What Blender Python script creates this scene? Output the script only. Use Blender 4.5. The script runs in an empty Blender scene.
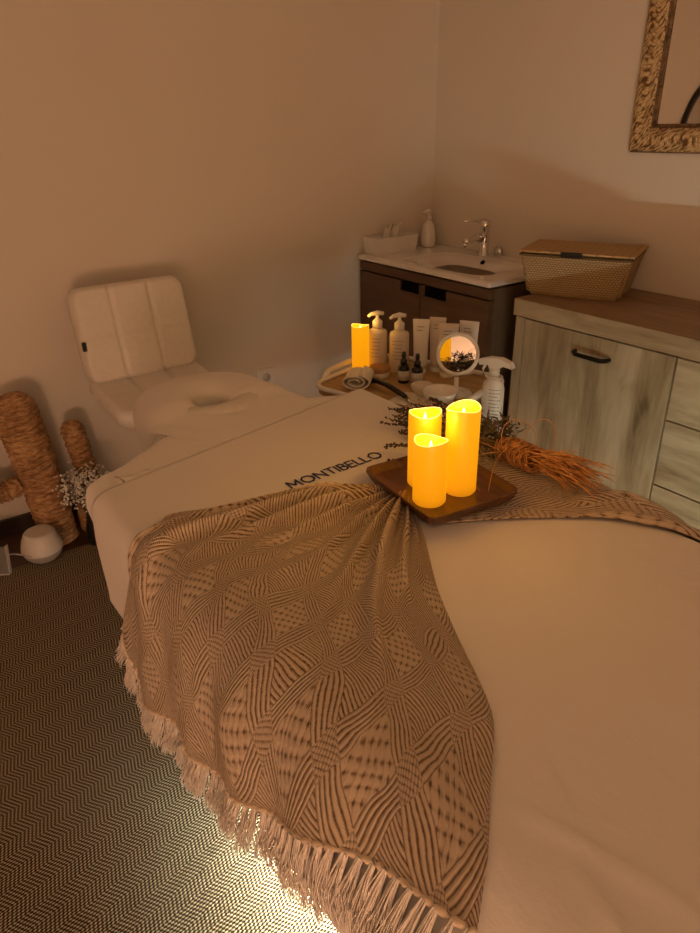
import bpy, bmesh, math, random
from mathutils import Vector, Matrix, noise
random.seed(7)
C = bpy.context.scene.collection
PI = math.pi

# ------------------------------------------------------------------ camera
R = ((0.5776, 0.3527, -0.7361), (0.8161, -0.2713, 0.5103), (-0.0192, -0.8955, -0.4446))
cam = bpy.data.objects.new('camera', bpy.data.cameras.new('camera'))
C.objects.link(cam)
right = Vector((R[0][0], R[1][0], R[2][0])).normalized()
down = Vector((R[0][1], R[1][1], R[2][1]))
fwd = right.cross(down).normalized()
down = fwd.cross(right).normalized()
cam.matrix_world = Matrix(((right.x, -down.x, -fwd.x, 0), (right.y, -down.y, -fwd.y, 0), (right.z, -down.z, -fwd.z, 1.38), (0, 0, 0, 1)))
cam.data.sensor_fit = 'HORIZONTAL'; cam.data.sensor_width = 36; cam.data.lens = 693 / 700 * 36
cam.data.clip_start = 0.02
bpy.context.scene.camera = cam

# ------------------------------------------------------------------ world, exposure, lamp, fill
w = bpy.data.worlds.new('world'); bpy.context.scene.world = w
w.use_nodes = True
w.node_tree.nodes['Background'].inputs[0].default_value = (1.0, 0.68, 0.44, 1)
w.node_tree.nodes['Background'].inputs[1].default_value = 0.014
vs = bpy.context.scene.view_settings
vs.view_transform = 'Standard'; vs.look = 'None'; vs.exposure = -0.12; vs.gamma = 1.0; vs.use_curve_mapping = False

def light(name, kind, loc, power, color, size=0.1, target=None, size_y=None, spread=None):
    d = bpy.data.lights.new(name, kind); d.energy = power; d.color = color
    if kind == 'AREA':
        d.size = size
        if size_y: d.shape = 'RECTANGLE'; d.size_y = size_y
        if spread: d.spread = spread
    else:
        d.shadow_soft_size = size
    o = bpy.data.objects.new(name, d); C.objects.link(o); o.location = loc
    if target is not None:
        o.rotation_euler = (Vector(target) - Vector(loc)).to_track_quat('-Z', 'Y').to_euler()
    return o
light('amber_floor_lamp_light', 'POINT', (1.65, -1.1, 0.45), 82, (1.0, 0.55, 0.325), 0.20)
light('overhead_fill_light', 'AREA', (0.4, -0.6, 2.35), 2.4, (1.0, 0.70, 0.42), 0.5, (-1.0, 0.9, 0.6))  # added fill from above to lift the bed top, not a real lamp

# ------------------------------------------------------------------ node material helpers
class G:
    """tiny node graph helper"""
    def __init__(s, name):
        s.m = bpy.data.materials.new(name); s.m.use_nodes = True
        s.t = s.m.node_tree; s.n = s.t.nodes; s.b = s.n['Principled BSDF']
    def link(s, a, b): s.t.links.new(a, b)
    def inp(s, sock, v):
        if v is None: return
        if hasattr(v, 'is_linked') or hasattr(v, 'links'): s.link(v, sock)
        else: sock.default_value = v
    def math(s, op, a, b=None, c=None, clamp=False):
        n = s.n.new('ShaderNodeMath'); n.operation = op; n.use_clamp = clamp
        for i, v in enumerate((a, b, c)):
            if v is not None: s.inp(n.inputs[i], v)
        return n.outputs[0]
    def coord(s, kind='Object', scale=(1, 1, 1), rot=(0, 0, 0)):
        c = s.n.new('ShaderNodeTexCoord'); m = s.n.new('ShaderNodeMapping')
        m.inputs['Scale'].default_value = scale; m.inputs['Rotation'].default_value = rot
        s.link(c.outputs[kind], m.inputs[0]); return m.outputs[0]
    def sep(s, v):
        n = s.n.new('ShaderNodeSeparateXYZ'); s.link(v, n.inputs[0]); return n.outputs
    def comb(s, x, y, z=0.0):
        n = s.n.new('ShaderNodeCombineXYZ')
        for i, v in enumerate((x, y, z)): s.inp(n.inputs[i], v)
        return n.outputs[0]
    def noise(s, vec, scale, detail=3, rough=0.5, dist=0.0):
        n = s.n.new('ShaderNodeTexNoise'); s.inp(n.inputs['Vector'], vec)
        n.inputs['Scale'].default_value = scale; n.inputs['Detail'].default_value = detail
        n.inputs['Roughness'].default_value = rough; n.inputs['Distortion'].default_value = dist
        return n.outputs[0]
    def vor(s, vec, scale, feature='F1', out=0, rand=1.0):
        n = s.n.new('ShaderNodeTexVoronoi'); n.feature = feature; s.inp(n.inputs['Vector'], vec)
        n.inputs['Scale'].default_value = scale; n.inputs['Randomness'].default_value = rand
        return n.outputs[out]
    def ramp(s, f, stops):
        n = s.n.new('ShaderNodeValToRGB'); s.link(f, n.inputs[0])
        e = n.color_ramp.elements
        while len(e) < len(stops): e.new(0.5)
        for x, (p, c) in zip(e, stops): x.position = p; x.color = (*c, 1)
        return n.outputs[0]
    def mix(s, f, a, b, kind='MIX'):
        n = s.n.new('ShaderNodeMix'); n.data_type = 'RGBA'; n.blend_type = kind
        s.inp(n.inputs[0], f)
        for i, v in ((6, a), (7, b)):
            if isinstance(v, tuple): v = (*v[:3], 1)
            s.inp(n.inputs[i], v)
        return n.outputs[2]
    def bump(s, h, dist=0.002, strength=1.0):
        n = s.n.new('ShaderNodeBump'); s.link(h, n.inputs['Height'])
        n.inputs['Distance'].default_value = dist; n.inputs['Strength'].default_value = strength
        s.link(n.outputs[0], s.b.inputs['Normal'])
    def base(s, c):
        if isinstance(c, tuple): s.b.inputs['Base Color'].default_value = (*c[:3], 1)
        else: s.link(c, s.b.inputs['Base Color'])
    def set(s, rough=0.5, metal=0.0, spec=None, trans=None, alpha=None, coat=None, sheen=None, ior=None):
        s.b.inputs['Roughness'].default_value = rough; s.b.inputs['Metallic'].default_value = metal
        if spec is not None: s.b.inputs['Specular IOR Level'].default_value = spec
        if trans is not None: s.b.inputs['Transmission Weight'].default_value = trans
        if coat is not None: s.b.inputs['Coat Weight'].default_value = coat
        if sheen is not None: s.b.inputs['Sheen Weight'].default_value = sheen
        if ior is not None: s.b.inputs['IOR'].default_value = ior
        return s.m

def plain(name, col, rough=0.5, metal=0.0, nscale=40, var=0.06, bump=0.0, **k):
    g = G(name); v = g.coord('Object'); f = g.noise(v, nscale, 3)
    dk = tuple(c * (1 - var) for c in col); lt = tuple(min(1, c * (1 + var)) for c in col)
    g.base(g.ramp(f, [(0.3, dk), (0.7, lt)]))
    if bump: g.bump(f, bump)
    return g.set(rough, metal, **k)

def wood(name, cols, axis='Z', scale=1.0, rough=0.45, bump=0.0006, knots=True):
    g = G(name)
    lo, hi = 1.1 * scale, 8 * scale
    sc = {'Z': (hi, hi, lo), 'X': (lo, hi, hi), 'Y': (hi, lo, hi)}[axis]
    v = g.coord('Object', sc)
    a = g.noise(v, 1.0, 6, 0.62, 1.1)
    sc2 = tuple(s * 5 for s in sc)
    b = g.noise(g.coord('Object', sc2), 1.2, 4, 0.6, 0.3)
    f = g.math('ADD', g.math('MULTIPLY', a, 0.72), g.math('MULTIPLY', b, 0.28))
    if knots:
        sk = {'Z': (5, 5, 1.6), 'X': (1.6, 5, 5), 'Y': (5, 1.6, 5)}[axis]
        k = g.noise(g.coord('Object', sk), 1.6, 2, 0.5, 1.6)
        k = g.math('MULTIPLY', g.math('SUBTRACT', k, 0.62, None, True), 0.8)
        f = g.math('SUBTRACT', f, k)
    g.base(g.ramp(f, [(0.30, cols[0]), (0.45, cols[1]), (0.56, cols[2]), (0.70, cols[3])]))
    g.bump(f, bump)
    return g.set(rough)

# ------------------------------------------------------------------ materials
def wall_mat(name, col):
    g = G(name); v = g.coord('Object'); f = g.noise(v, 90, 4); f2 = g.noise(v, 1.3, 3)
    g.base(g.ramp(f2, [(0.3, tuple(c * .97 for c in col)), (0.7, col)])); g.bump(f, 0.0006, 0.5)
    return g.set(0.75, spec=0.25)
M = {}
M['wall'] = wall_mat('painted_wall', (0.74, 0.68, 0.60))
M['ceiling'] = wall_mat('painted_ceiling', (0.78, 0.74, 0.68))
M['floor'] = wood('dark_floor_wood', [(0.035, .018, .01), (.07, .035, .018), (.10, .05, .028), (.13, .07, .04)], 'Y', 0.8, 0.35)
M['baseboard'] = plain('dark_baseboard', (0.05, 0.035, 0.028), 0.4)

def carpet_mat():
    g = G('herringbone_carpet'); s = g.sep(g.coord('Object'))
    wob = g.math('MULTIPLY', g.math('SUBTRACT', g.noise(g.coord('Object'), 25, 2), 0.5), 0.004)
    ca, sa = math.cos(math.radians(11)), math.sin(math.radians(11))
    x = g.math('ADD', g.math('ADD', g.math('MULTIPLY', s[0], ca), g.math('MULTIPLY', s[1], sa)), wob)
    y = g.math('SUBTRACT', g.math('MULTIPLY', s[1], ca), g.math('MULTIPLY', s[0], sa))
    zig = g.math('MULTIPLY', g.math('PINGPONG', x, 0.036), 0.46)
    t = g.math('FRACT', g.math('DIVIDE', g.math('ADD', y, zig), 0.0086))
    line = g.math('PINGPONG', g.math('MULTIPLY', t, 2.0), 1.0)          # 0..1..0
    bead = g.math('SINE', g.math('MULTIPLY', x, 2 * PI / 0.0060))
    bead = g.math('MULTIPLY_ADD', bead, 0.50, 0.0)
    fuzz = g.math('MULTIPLY', g.math('SUBTRACT', g.noise(g.coord('Object'), 520, 2), 0.5), 0.9)
    h = g.math('ADD', g.math('ADD', line, bead), fuzz)
    g.base(g.ramp(h, [(0.36, (.028, .014, .007)), (0.70, (.28, .20, .115)), (0.95, (.56, .47, .33))]))
    g.bump(h, 0.003, 0.8)
    return g.set(0.95, spec=0.1)
M['carpet'] = carpet_mat()

def cloth_mat(name, col, weave=900, wr=0.0035, soft=7):
    g = G(name); v = g.coord('Object')
    f = g.noise(v, weave, 2); f2 = g.noise(g.coord('Object', (1, 1.8, 1)), soft, 4, 0.45, 0.6)
    g.base(g.ramp(f, [(0.3, tuple(c * .95 for c in col)), (0.7, col)]))
    h = g.math('ADD', g.math('MULTIPLY', f, 0.05), f2)
    g.bump(h, wr, 0.7)
    return g.set(0.9, spec=0.15, sheen=0.25)
M['sheet'] = cloth_mat('white_cotton_sheet', (0.80, 0.74, 0.68), 900, 0.008, 6)
M['cover'] = cloth_mat('white_terry_cover', (0.82, 0.76, 0.70), 500, 0.004, 9)
M['towel'] = cloth_mat('rolled_towel', (0.72, 0.67, 0.60), 300, 0.003, 40)
M['navy'] = plain('navy_print', (0.022, 0.036, 0.12), 0.7)

def knit_mat():
    g = G('jacquard_knit'); s = g.sep(g.coord('UV'))
    def wb(sc, amp, off):
        n_ = g.noise(g.coord('UV', (sc, sc, 1), (0, 0, off)), 1.0, 2)
        return g.math('MULTIPLY', g.math('SUBTRACT', n_, 0.5), amp)
    u = g.math('ADD', g.math('ADD', s[0], wb(4, .10, 0)), wb(45, .003, 1)); v = g.math('ADD', g.math('ADD', s[1], wb(3.3, .12, 2)), wb(40, .003, 3))
    W, H = 0.135, 0.215
    a0 = g.math('ADD', g.math('DIVIDE', u, W), g.math('DIVIDE', v, H))
    b0 = g.math('SUBTRACT', g.math('DIVIDE', u, W), g.math('DIVIDE', v, H))
    fa, fb = g.math('FRACT', a0), g.math('FRACT', b0)
    bw = 0.34
    inA = g.math('LESS_THAN', fa, bw); inB = g.math('LESS_THAN', fb, bw)
    def tri(x, n): return g.math('PINGPONG', g.math('MULTIPLY', x, 2 * n), 1.0)
    nl = 5 / bw
    sA, sB = tri(fa, nl), tri(fb, nl)
    checker = g.math('MAXIMUM', g.math('MULTIPLY', sA, sB), g.math('MULTIPLY', g.math('SUBTRACT', 1.0, sA), g.math('SUBTRACT', 1.0, sB)))
    checker = g.math('MULTIPLY', checker, 1.2)
    # the diamonds between the straps: three fillings
    cid = g.math('FLOORED_MODULO', g.math('ADD', g.math('FLOOR', a0), g.math('MULTIPLY', g.math('FLOOR', b0), 1.0)), 2.0)
    hatch = tri(g.math('ADD', g.math('MULTIPLY', v, 1.0), g.math('MULTIPLY', u, 0.55)), 1 / 0.0075)
    rows = tri(v, 1 / 0.019); dots = tri(u, 1 / 0.013)
    spot = g.math('ADD', g.math('MULTIPLY', rows, 0.75), g.math('MULTIPLY', dots, 0.55))
    fine = tri(u, 1 / 0.0055)
    spot = g.math('ADD', spot, g.math('MULTIPLY', g.math('SUBTRACT', fine, 0.5), 0.25))
    pick = g.math('LESS_THAN', cid, 0.5)
    fill = g.math('ADD', g.math('MULTIPLY', hatch, pick), g.math('MULTIPLY', spot, g.math('SUBTRACT', 1.0, pick)))
    both = g.math('MULTIPLY', inA, inB)
    onlyA = g.math('MULTIPLY', inA, g.math('SUBTRACT', 1.0, inB)); onlyB = g.math('MULTIPLY', inB, g.math('SUBTRACT', 1.0, inA))
    none = g.math('MULTIPLY', g.math('SUBTRACT', 1.0, inA), g.math('SUBTRACT', 1.0, inB))
    h = g.math('ADD', g.math('ADD', g.math('MULTIPLY', both, checker), g.math('MULTIPLY', onlyA, sA)),
               g.math('ADD', g.math('MULTIPLY', onlyB, sB), g.math('MULTIPLY', none, fill)))
    stitch = g.math('SINE', g.math('MULTIPLY', g.math('ADD', u, g.math('MULTIPLY', v, 1.7)), 2 * PI / 0.0038))
    h = g.math('ADD', h, g.math('MULTIPLY', stitch, 0.16))
    h = g.math('ADD', h, g.math('MULTIPLY', g.math('SUBTRACT', g.noise(g.coord('UV'), 160, 2), 0.5), 0.6))
    g.base(g.ramp(h, [(0.10, (.12, .066, .036)), (0.30, (.46, .33, .21)), (0.60, (.72, .57, .42))]))
    g.bump(h, 0.0032, 0.8)
    return g.set(0.9, spec=0.15, sheen=0.15)
M['knit'] = knit_mat()
M['fringe'] = plain('cotton_fringe', (0.84, 0.76, 0.68), 0.9, 0, 200, .1)
M['pu'] = plain('white_leatherette', (0.74, 0.69, 0.62), 0.5, 0, 60, .03, 0.0004)
M['seam'] = plain('seam_thread', (0.50, 0.45, 0.38), 0.7)
M['black'] = plain('black_plastic', (0.012, 0.011, 0.011), 0.35)
M['blackmetal'] = plain('black_metal', (0.015, 0.013, 0.012), 0.3, 0.6)
M['chrome'] = plain('chrome', (0.75, 0.75, 0.75), 0.12, 1.0, 20, .02)
M['white'] = plain('white_plastic', (0.78, 0.76, 0.72), 0.35, 0, 30, .02)
M['whitetube'] = plain('matte_white_tube', (0.76, 0.74, 0.70), 0.45, 0, 30, .02)
M['offwhite'] = plain('warm_white_tube', (0.70, 0.62, 0.53), 0.45, 0, 30, .02)
M['print'] = plain('grey_print', (0.16, 0.15, 0.14), 0.6)
M['label'] = plain('pale_label', (0.55, 0.53, 0.49), 0.6)
M['ceramic'] = plain('white_ceramic', (0.80, 0.77, 0.73), 0.15, 0, 20, .02, coat=0.4)
M['hole'] = plain('opening_shade_black', (0.006, 0.005, 0.004), 0.9, spec=0.0)  # near-black colour stands in for the shade inside openings
M['amber'] = plain('dark_glass', (0.010, 0.009, 0.016), 0.12, 0, 20, .02)
M['mirror'] = plain('mirror_glass', (0.82, 0.82, 0.80), 0.02, 1.0, 5, .0)
M['wick'] = plain('white_cable', (0.75, 0.74, 0.72), 0.4)
M['bamboo'] = wood('bamboo_lid', [(.28, .14, .05), (.36, .19, .07), (.42, .23, .09), (.50, .28, .12)], 'X', 2, 0.5)
M['traywood'] = wood('acacia_tray', [(.05, .02, .008), (.10, .045, .018), (.16, .075, .03), (.24, .125, .055)], 'X', 1.6, 0.32)
M['oak_v'] = wood('oak_vertical', [(.15, .10, .05), (.34, .26, .155), (.46, .37, .24), (.56, .47, .33)], 'Z', 0.9, 0.5, 0.0008)
M['oak_h'] = wood('oak_horizontal', [(.15, .10, .05), (.34, .26, .155), (.46, .37, .24), (.56, .47, .33)], 'X', 0.9, 0.5, 0.0008)
M['oak_top'] = wood('oak_worktop', [(.16, .095, .05), (.24, .15, .085), (.31, .205, .125), (.38, .26, .165)], 'X', 0.9, 0.5, 0.0006)
M['walnut'] = wood('brown_vanity_wood', [(.07, .032, .014), (.11, .054, .025), (.14, .072, .034), (.19, .10, .052)], 'X', 0.9, 0.5, 0.0004)
M['walnut_v'] = wood('greyed_vanity_side', [(.08, .05, .026), (.12, .08, .045), (.15, .10, .06), (.19, .13, .08)], 'Z', 0.9, 0.5, 0.0004)
M['trolleywood'] = wood('yellow_trolley_wood', [(.30, .18, .07), (.38, .24, .10), (.45, .29, .13), (.5, .34, .16)], 'X', 1.5, 0.5, 0.0004)

def weave_mat(name, cols, su=0.011, sv=0.0075, bump=0.003):
    g = G(name); s = g.sep(g.coord('UV'))
    wob = g.math('MULTIPLY', g.math('SUBTRACT', g.noise(g.coord('UV'), 30, 2), 0.5), 0.006)
    u = g.math('DIVIDE', g.math('ADD', s[0], wob), su); v = g.math('DIVIDE', g.math('ADD', s[1], wob), sv)
    row = g.math('FLOOR', v)
    uu = g.math('ADD', u, g.math('MULTIPLY', g.math('FLOORED_MODULO', row, 2.0), 0.5))
    a = g.math('SINE', g.math('MULTIPLY', g.math('FRACT', uu), PI)); b = g.math('SINE', g.math('MULTIPLY', g.math('FRACT', v), PI))
    h = g.math('MULTIPLY', g.math('POWER', a, 0.6), g.math('POWER', b, 0.7))
    f = g.math('ADD', g.math('MULTIPLY', h, 0.75), g.math('MULTIPLY', g.noise(g.coord('UV', (60, 260, 1)), 1.0, 3), 0.3))
    g.base(g.ramp(f, [(0.12, cols[0]), (0.45, cols[1]), (0.9, cols[2])])); g.bump(f, bump, 0.9)
    return g.set(0.75)
M['basket'] = weave_mat('pale_wicker', [(.12, .07, .025), (.38, .26, .12), (.56, .42, .23)])
M['basketlid'] = weave_mat('flat_wicker_lid', [(.24, .14, .055), (.44, .28, .12), (.56, .38, .18)], 0.05, 0.006, 0.001)

def fibre_mat(name, cols, scale=(40, 40, 160)):
    g = G(name)
    a = g.noise(g.coord('Object', scale), 1.0, 4, 0.6, 0.5); b = g.noise(g.coord('Object'), 14, 2)
    f = g.math('ADD', g.math('MULTIPLY', a, 0.7), g.math('MULTIPLY', b, 0.3))
    g.base(g.ramp(f, [(0.34, cols[0]), (0.5, cols[1]), (0.66, cols[2])])); g.bump(a, 0.004)
    return g.set(0.7)
M['hyacinth'] = fibre_mat('woven_water_hyacinth', [(.13, .055, .02), (.40, .215, .09), (.66, .43, .22)])
M['redpot'] = fibre_mat('woven_reddish_pot', [(.14, .045, .02), (.30, .11, .05), (.42, .18, .08)])

def braid_mat():
    g = G('braided_seagrass'); s = g.sep(g.coord('UV'))
    v2 = g.comb(g.math('MULTIPLY', s[0], 1.0), g.math('ADD', s[1], g.math('MULTIPLY', g.math('PINGPONG', s[0], 0.018), 1.0)))
    d = g.vor(v2, 105, 'F1'); e = g.noise(g.coord('UV', (90, 300, 1)), 1.0, 3)
    f = g.math('SUBTRACT', g.math('ADD', 0.75, g.math('MULTIPLY', e, 0.35)), g.math('MULTIPLY', d, 0.9))
    g.base(g.ramp(f, [(0.22, (.12, .06, .022)), (0.4, (.46, .30, .13)), (0.7, (.74, .55, .30))])); g.bump(f, 0.006)
    return g.set(0.65)
M['braid'] = braid_mat()
M['braidedge'] = fibre_mat('twisted_rope_edge', [(.05, .025, .01), (.16, .09, .04), (.28, .17, .08)], (60, 60, 60))
M['raffia'] = fibre_mat('orange_raffia', [(.34, .14, .04), (.54, .25, .08), (.74, .40, .16)], (60, 60, 60))
M['stem'] = fibre_mat('dry_stem', [(.09, .065, .03), (.18, .13, .06), (.26, .20, .10)], (60, 60, 60))
M['lavender'] = fibre_mat('dried_lavender', [(.03, .022, .022), (.075, .05, .05), (.14, .095, .09)], (300, 300, 300))
M['moss'] = fibre_mat('dry_dark_leaves', [(.03, .024, .012), (.08, .06, .03), (.14, .10, .05)], (200, 200, 200))
M['blossom'] = plain('white_blossom', (0.80, 0.77, 0.70), 0.8)
M['twig'] = plain('brown_twig', (0.10, 0.07, 0.04), 0.8)
M['speaker'] = plain('white_shell', (0.66, 0.62, 0.58), 0.4, 0, 30, .02)
M['speaker_lo'] = plain('grey_base_shell', (0.40, 0.36, 0.33), 0.45, 0, 30, .02)
M['greypanel'] = plain('grey_panel', (0.16, 0.15, 0.14), 0.4)
M['paper'] = plain('white_paper', (0.72, 0.68, 0.62), 0.8)

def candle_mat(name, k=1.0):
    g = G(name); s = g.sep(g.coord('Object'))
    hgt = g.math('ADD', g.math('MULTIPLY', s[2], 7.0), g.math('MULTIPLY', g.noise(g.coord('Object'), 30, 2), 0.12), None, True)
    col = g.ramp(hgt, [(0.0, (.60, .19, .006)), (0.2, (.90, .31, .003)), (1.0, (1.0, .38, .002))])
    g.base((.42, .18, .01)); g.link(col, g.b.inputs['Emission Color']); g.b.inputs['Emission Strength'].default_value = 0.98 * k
    return g.set(0.4)
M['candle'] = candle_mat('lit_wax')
def emit(name, col, k):
    g = G(name); g.base((.8, .8, .8)); g.b.inputs['Emission Color'].default_value = (*col, 1); g.b.inputs['Emission Strength'].default_value = k
    return g.set(0.5)
M['flame'] = emit('warm_led_flame', (1.0, .75, .2), 6)
M['rim'] = emit('bright_wax_rim', (1.0, .62, .03), 1.0)
M['led'] = emit('cool_led_strip', (.95, 1.0, .84), 300)

# ------------------------------------------------------------------ mesh helpers
def obj(name, bm, mat, parent=None, loc=None, smooth=True, rot=None):
    me = bpy.data.meshes.new(name); bm.normal_update(); bm.to_mesh(me); bm.free()
    if smooth:
        for p in me.polygons: p.use_smooth = True
    me.materials.append(mat)
    o = bpy.data.objects.new(name, me); C.objects.link(o)
    if parent is not None: o.parent = parent
    if loc is not None: o.location = loc
    if rot is not None: o.rotation_euler = rot
    return o
def tag(o, label, cat, group=None, kind=None):
    o['label'] = label; o['category'] = cat
    if group: o['group'] = group
    if kind: o['kind'] = kind
    return o
def thing(name, label, cat, loc=(0, 0, 0), rotz=0, group=None, rot=None):
    o = bpy.data.objects.new(name, None); C.objects.link(o); o.location = loc
    o.rotation_euler = rot if rot else (0, 0, rotz); o.empty_display_size = 0.05
    return tag(o, label, cat, group)
def struct(name, bm, mat):
    o = obj(name, bm, mat, smooth=False); o['kind'] = 'structure'; return o
def auto(o, angle=0.7):
    """flat shading across hard edges"""
    me = o.data
    for e in me.edges: pass
    bm = bmesh.new(); bm.from_mesh(me)
    for e in bm.edges:
        if len(e.link_faces) == 2 and e.calc_face_angle(0) > angle: e.smooth = False
    bm.to_mesh(me); bm.free(); return o
def uvbox(bm):
    uv = bm.loops.layers.uv.verify(); bm.normal_update()
    for f in bm.faces:
        n = f.normal; ax = max(range(3), key=lambda i: abs(n[i]))
        for l in f.loops:
            c = l.vert.co
            l[uv].uv = ((c.y, c.z), (c.x, c.z), (c.x, c.y))[ax]
def box(bm, lo, hi, bev=0.0, seg=2, taper=None):
    vs = []
    for z in (0, 1):
        for (i, j) in ((0, 0), (1, 0), (1, 1), (0, 1)):
            x = hi[0] if i else lo[0]; y = hi[1] if j else lo[1]
            if taper and z == 0:
                cx, cy = (lo[0] + hi[0]) / 2, (lo[1] + hi[1]) / 2
                x = cx + (x - cx) * taper; y = cy + (y - cy) * taper
            vs.append(bm.verts.new((x, y, hi[2] if z else lo[2])))
    fs = [(0, 3, 2, 1), (4, 5, 6, 7), (0, 1, 5, 4), (1, 2, 6, 5), (2, 3, 7, 6), (3, 0, 4, 7)]
    faces = [bm.faces.new([vs[i] for i in f]) for f in fs]
    if bev:
        es = list({e for f in faces for e in f.edges})
        bmesh.ops.bevel(bm, geom=es, offset=bev, segments=seg, profile=0.5, affect='EDGES')
    return bm
def B(lo, hi, bev=0.0, seg=2, taper=None):
    bm = bmesh.new(); box(bm, lo, hi, bev, seg, taper); uvbox(bm); return bm
def lathe(prof, n=32, bm=None, ell=1.0, sq=None, cx=0, cy=0):
    """prof: (r, z) list from bottom to top"""
    bm = bm or bmesh.new(); rings = []
    for r, z in prof:
        ring = []
        for i in range(n):
            a = 2 * PI * i / n
            k = 1.0
            if sq: k = (abs(math.cos(a)) ** sq + abs(math.sin(a)) ** sq) ** (-1 / sq)
            ring.append(bm.verts.new((cx + r * k * math.cos(a), cy + r * k * ell * math.sin(a), z)))
        rings.append(ring)
    for a, b in zip(rings, rings[1:]):
        for i in range(n): bm.faces.new((a[i], a[(i + 1) % n], b[(i + 1) % n], b[i]))
    if prof[0][0] > 1e-5: bm.faces.new(list(reversed(rings[0])))
    if prof[-1][0] > 1e-5: bm.faces.new(rings[-1])
    bmesh.ops.remove_doubles(bm, verts=bm.verts, dist=1e-6)
    return bm
def tube(pts, r, n=8, bm=None, cap=True):
    bm = bm or bmesh.new(); pts = [Vector(p) for p in pts]; rings = []
    rs = r if isinstance(r, (list, tuple)) else [r] * len(pts)
    up = Vector((0, 0, 1))
    for i, p in enumerate(pts):
        d = (pts[min(i + 1, len(pts) - 1)] - pts[max(i - 1, 0)])
        d = d.normalized() if d.length > 1e-9 else Vector((0, 0, 1))
        s = d.cross(up)
        if s.length < 1e-3: s = d.cross(Vector((1, 0, 0)))
        s.normalize(); t = s.cross(d).normalized()
        rings.append([bm.verts.new(p + (s * math.cos(2 * PI * k / n) + t * math.sin(2 * PI * k / n)) * rs[i]) for k in range(n)])
    for a, b in zip(rings, rings[1:]):
        for k in range(n): bm.faces.new((a[k], a[(k + 1) % n], b[(k + 1) % n], b[k]))
    if cap and n > 2:
        bm.faces.new(list(reversed(rings[0]))); bm.faces.new(rings[-1])
    return bm
def grid(fn, nu, nv, uvfn=None, bm=None):
    bm = bm or bmesh.new(); uv = bm.loops.layers.uv.verify()
    V = [[bm.verts.new(fn(i / nu, j / nv)) for j in range(nv + 1)] for i in range(nu + 1)]
    for i in range(nu):
        for j in range(nv):
            f = bm.faces.new((V[i][j], V[i + 1][j], V[i + 1][j + 1], V[i][j + 1]))
            if uvfn:
                for l, (a, b) in zip(f.loops, ((i, j), (i + 1, j), (i + 1, j + 1), (i, j + 1))):
                    l[uv].uv = uvfn(a / nu, b / nv)
    return bm
def sm(a, b, x):
    t = min(1, max(0, (x - a) / (b - a))); return t * t * (3 - 2 * t)
def blob(bm, c, r, sub=1, sc=(1, 1, 1)):
    ret = bmesh.ops.create_icosphere(bm, subdivisions=sub, radius=r)
    for v in ret['verts']: v.co = Vector((v.co.x * sc[0], v.co.y * sc[1], v.co.z * sc[2])) + Vector(c)
def xform(bm, m):
    bmesh.ops.transform(bm, matrix=m, verts=bm.verts); return bm
def solidify(o, t, off=-1):
    m = o.modifiers.new('thickness', 'SOLIDIFY'); m.thickness = t; m.offset = off; return o

# ------------------------------------------------------------------ the room
XL, YB, XR, YF, ZC = -2.60, 2.31, 2.1, -2.0, 2.55
struct('floor', B((XL, YF, -0.05), (XR, YB, 0)), M['floor'])
struct('ceiling', B((XL, YF, ZC), (XR, YB, ZC + .05)), M['ceiling'])
struct('wall_left', B((XL - .1, YF, 0), (XL, YB, ZC)), M['wall'])
struct('wall_back', B((XL - .1, YB, 0), (XR + .1, YB + .1, ZC)), M['wall'])
struct('wall_right', B((XR, YF, 0), (XR + .1, YB, ZC)), M['wall'])
struct('wall_front', B((XL - .1, YF - .1, 0), (XR + .1, YF, ZC)), M['wall'])
struct('baseboard_left', B((XL, YF, 0), (XL + .014, YB, .07), .004), M['baseboard'])
struct('baseboard_back', B((XL + .014, YB - .014, 0), (XR, YB, .07), .004), M['baseboard'])
cp = obj('carpet', B((-2.335, YF + .15, 0), (XR - .1, YB - .47, .010), .003), M['carpet'], smooth=False)
tag(cp, 'brown and beige herringbone carpet under the massage table', 'carpet')

# ------------------------------------------------------------------ massage table
ZT = .72
YO = .27
def rr(X): return .035 + .085 * sm(-1.2, -.3, X)
def prof(X, d, off=0.0, puff=0.07):
    """the near long side of the bed: d<0 lies on top, d>0 goes over the edge and down"""
    r = rr(X); Ye = YO + r; Ro = r + off
    if d <= 0: return Vector((X, Ye - d, ZT + off))
    a = d / r
    if a < PI / 2: return Vector((X, Ye - Ro * math.sin(a), ZT - r + Ro * math.cos(a)))
    e = d - r * PI / 2
    return Vector((X, Ye - Ro - puff * e, ZT - r - e))

tb = thing('massage_table', 'massage table with padded top and cool light strips underneath, under white covers', 'massage table', (-.4, .68, 0))
def P(x, y, z): return (x + .4, y - .68, z)
obj('padded_top', B(P(-1.29, .40, .625), P(.55, .98, .700), .025, 3), M['pu'], tb)
obj('top_frame', B(P(-1.20, .42, .59), P(.5, .96, .625), .004), M['blackmetal'], tb, smooth=False)
obj('base_cabinet', B(P(-.95, .50, .0105), P(.35, .88, .20), .01), M['white'], tb, smooth=False)
for x in (-.80, .2): obj('column', B(P(x, .6, .20), P(x + .14, .78, .59), .01), M['white'], tb, smooth=False)
for y, xs in ((.475, -.93), (.905, -.50)):
    obj('light_strip', B(P(xs, y - .006, .165 if y < .6 else .166), P(.33, y + .006, .18)), M['led'], tb, smooth=False)
obj('strip_light_baffle', B(P(-.95, .448, .1555), P(.35, .452, .1805)), M['blackmetal'], tb, smooth=False)  # unseen lip added to keep the strip's light close to the table
obj('strip_light_baffle', B(P(-.956, .448, .158), P(-.952, .90, .1805)), M['blackmetal'], tb, smooth=False)  # same added light blocker across the head end
obj('strip_rail', B(P(-.956, .448, .1805), P(.35, .915, .1995)), M['blackmetal'], tb, smooth=False)
obj('headrest_bar', tube([P(-1.28, .6, .65), P(-1.50, .6, .655)], .009), M['blackmetal'], tb)
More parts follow.
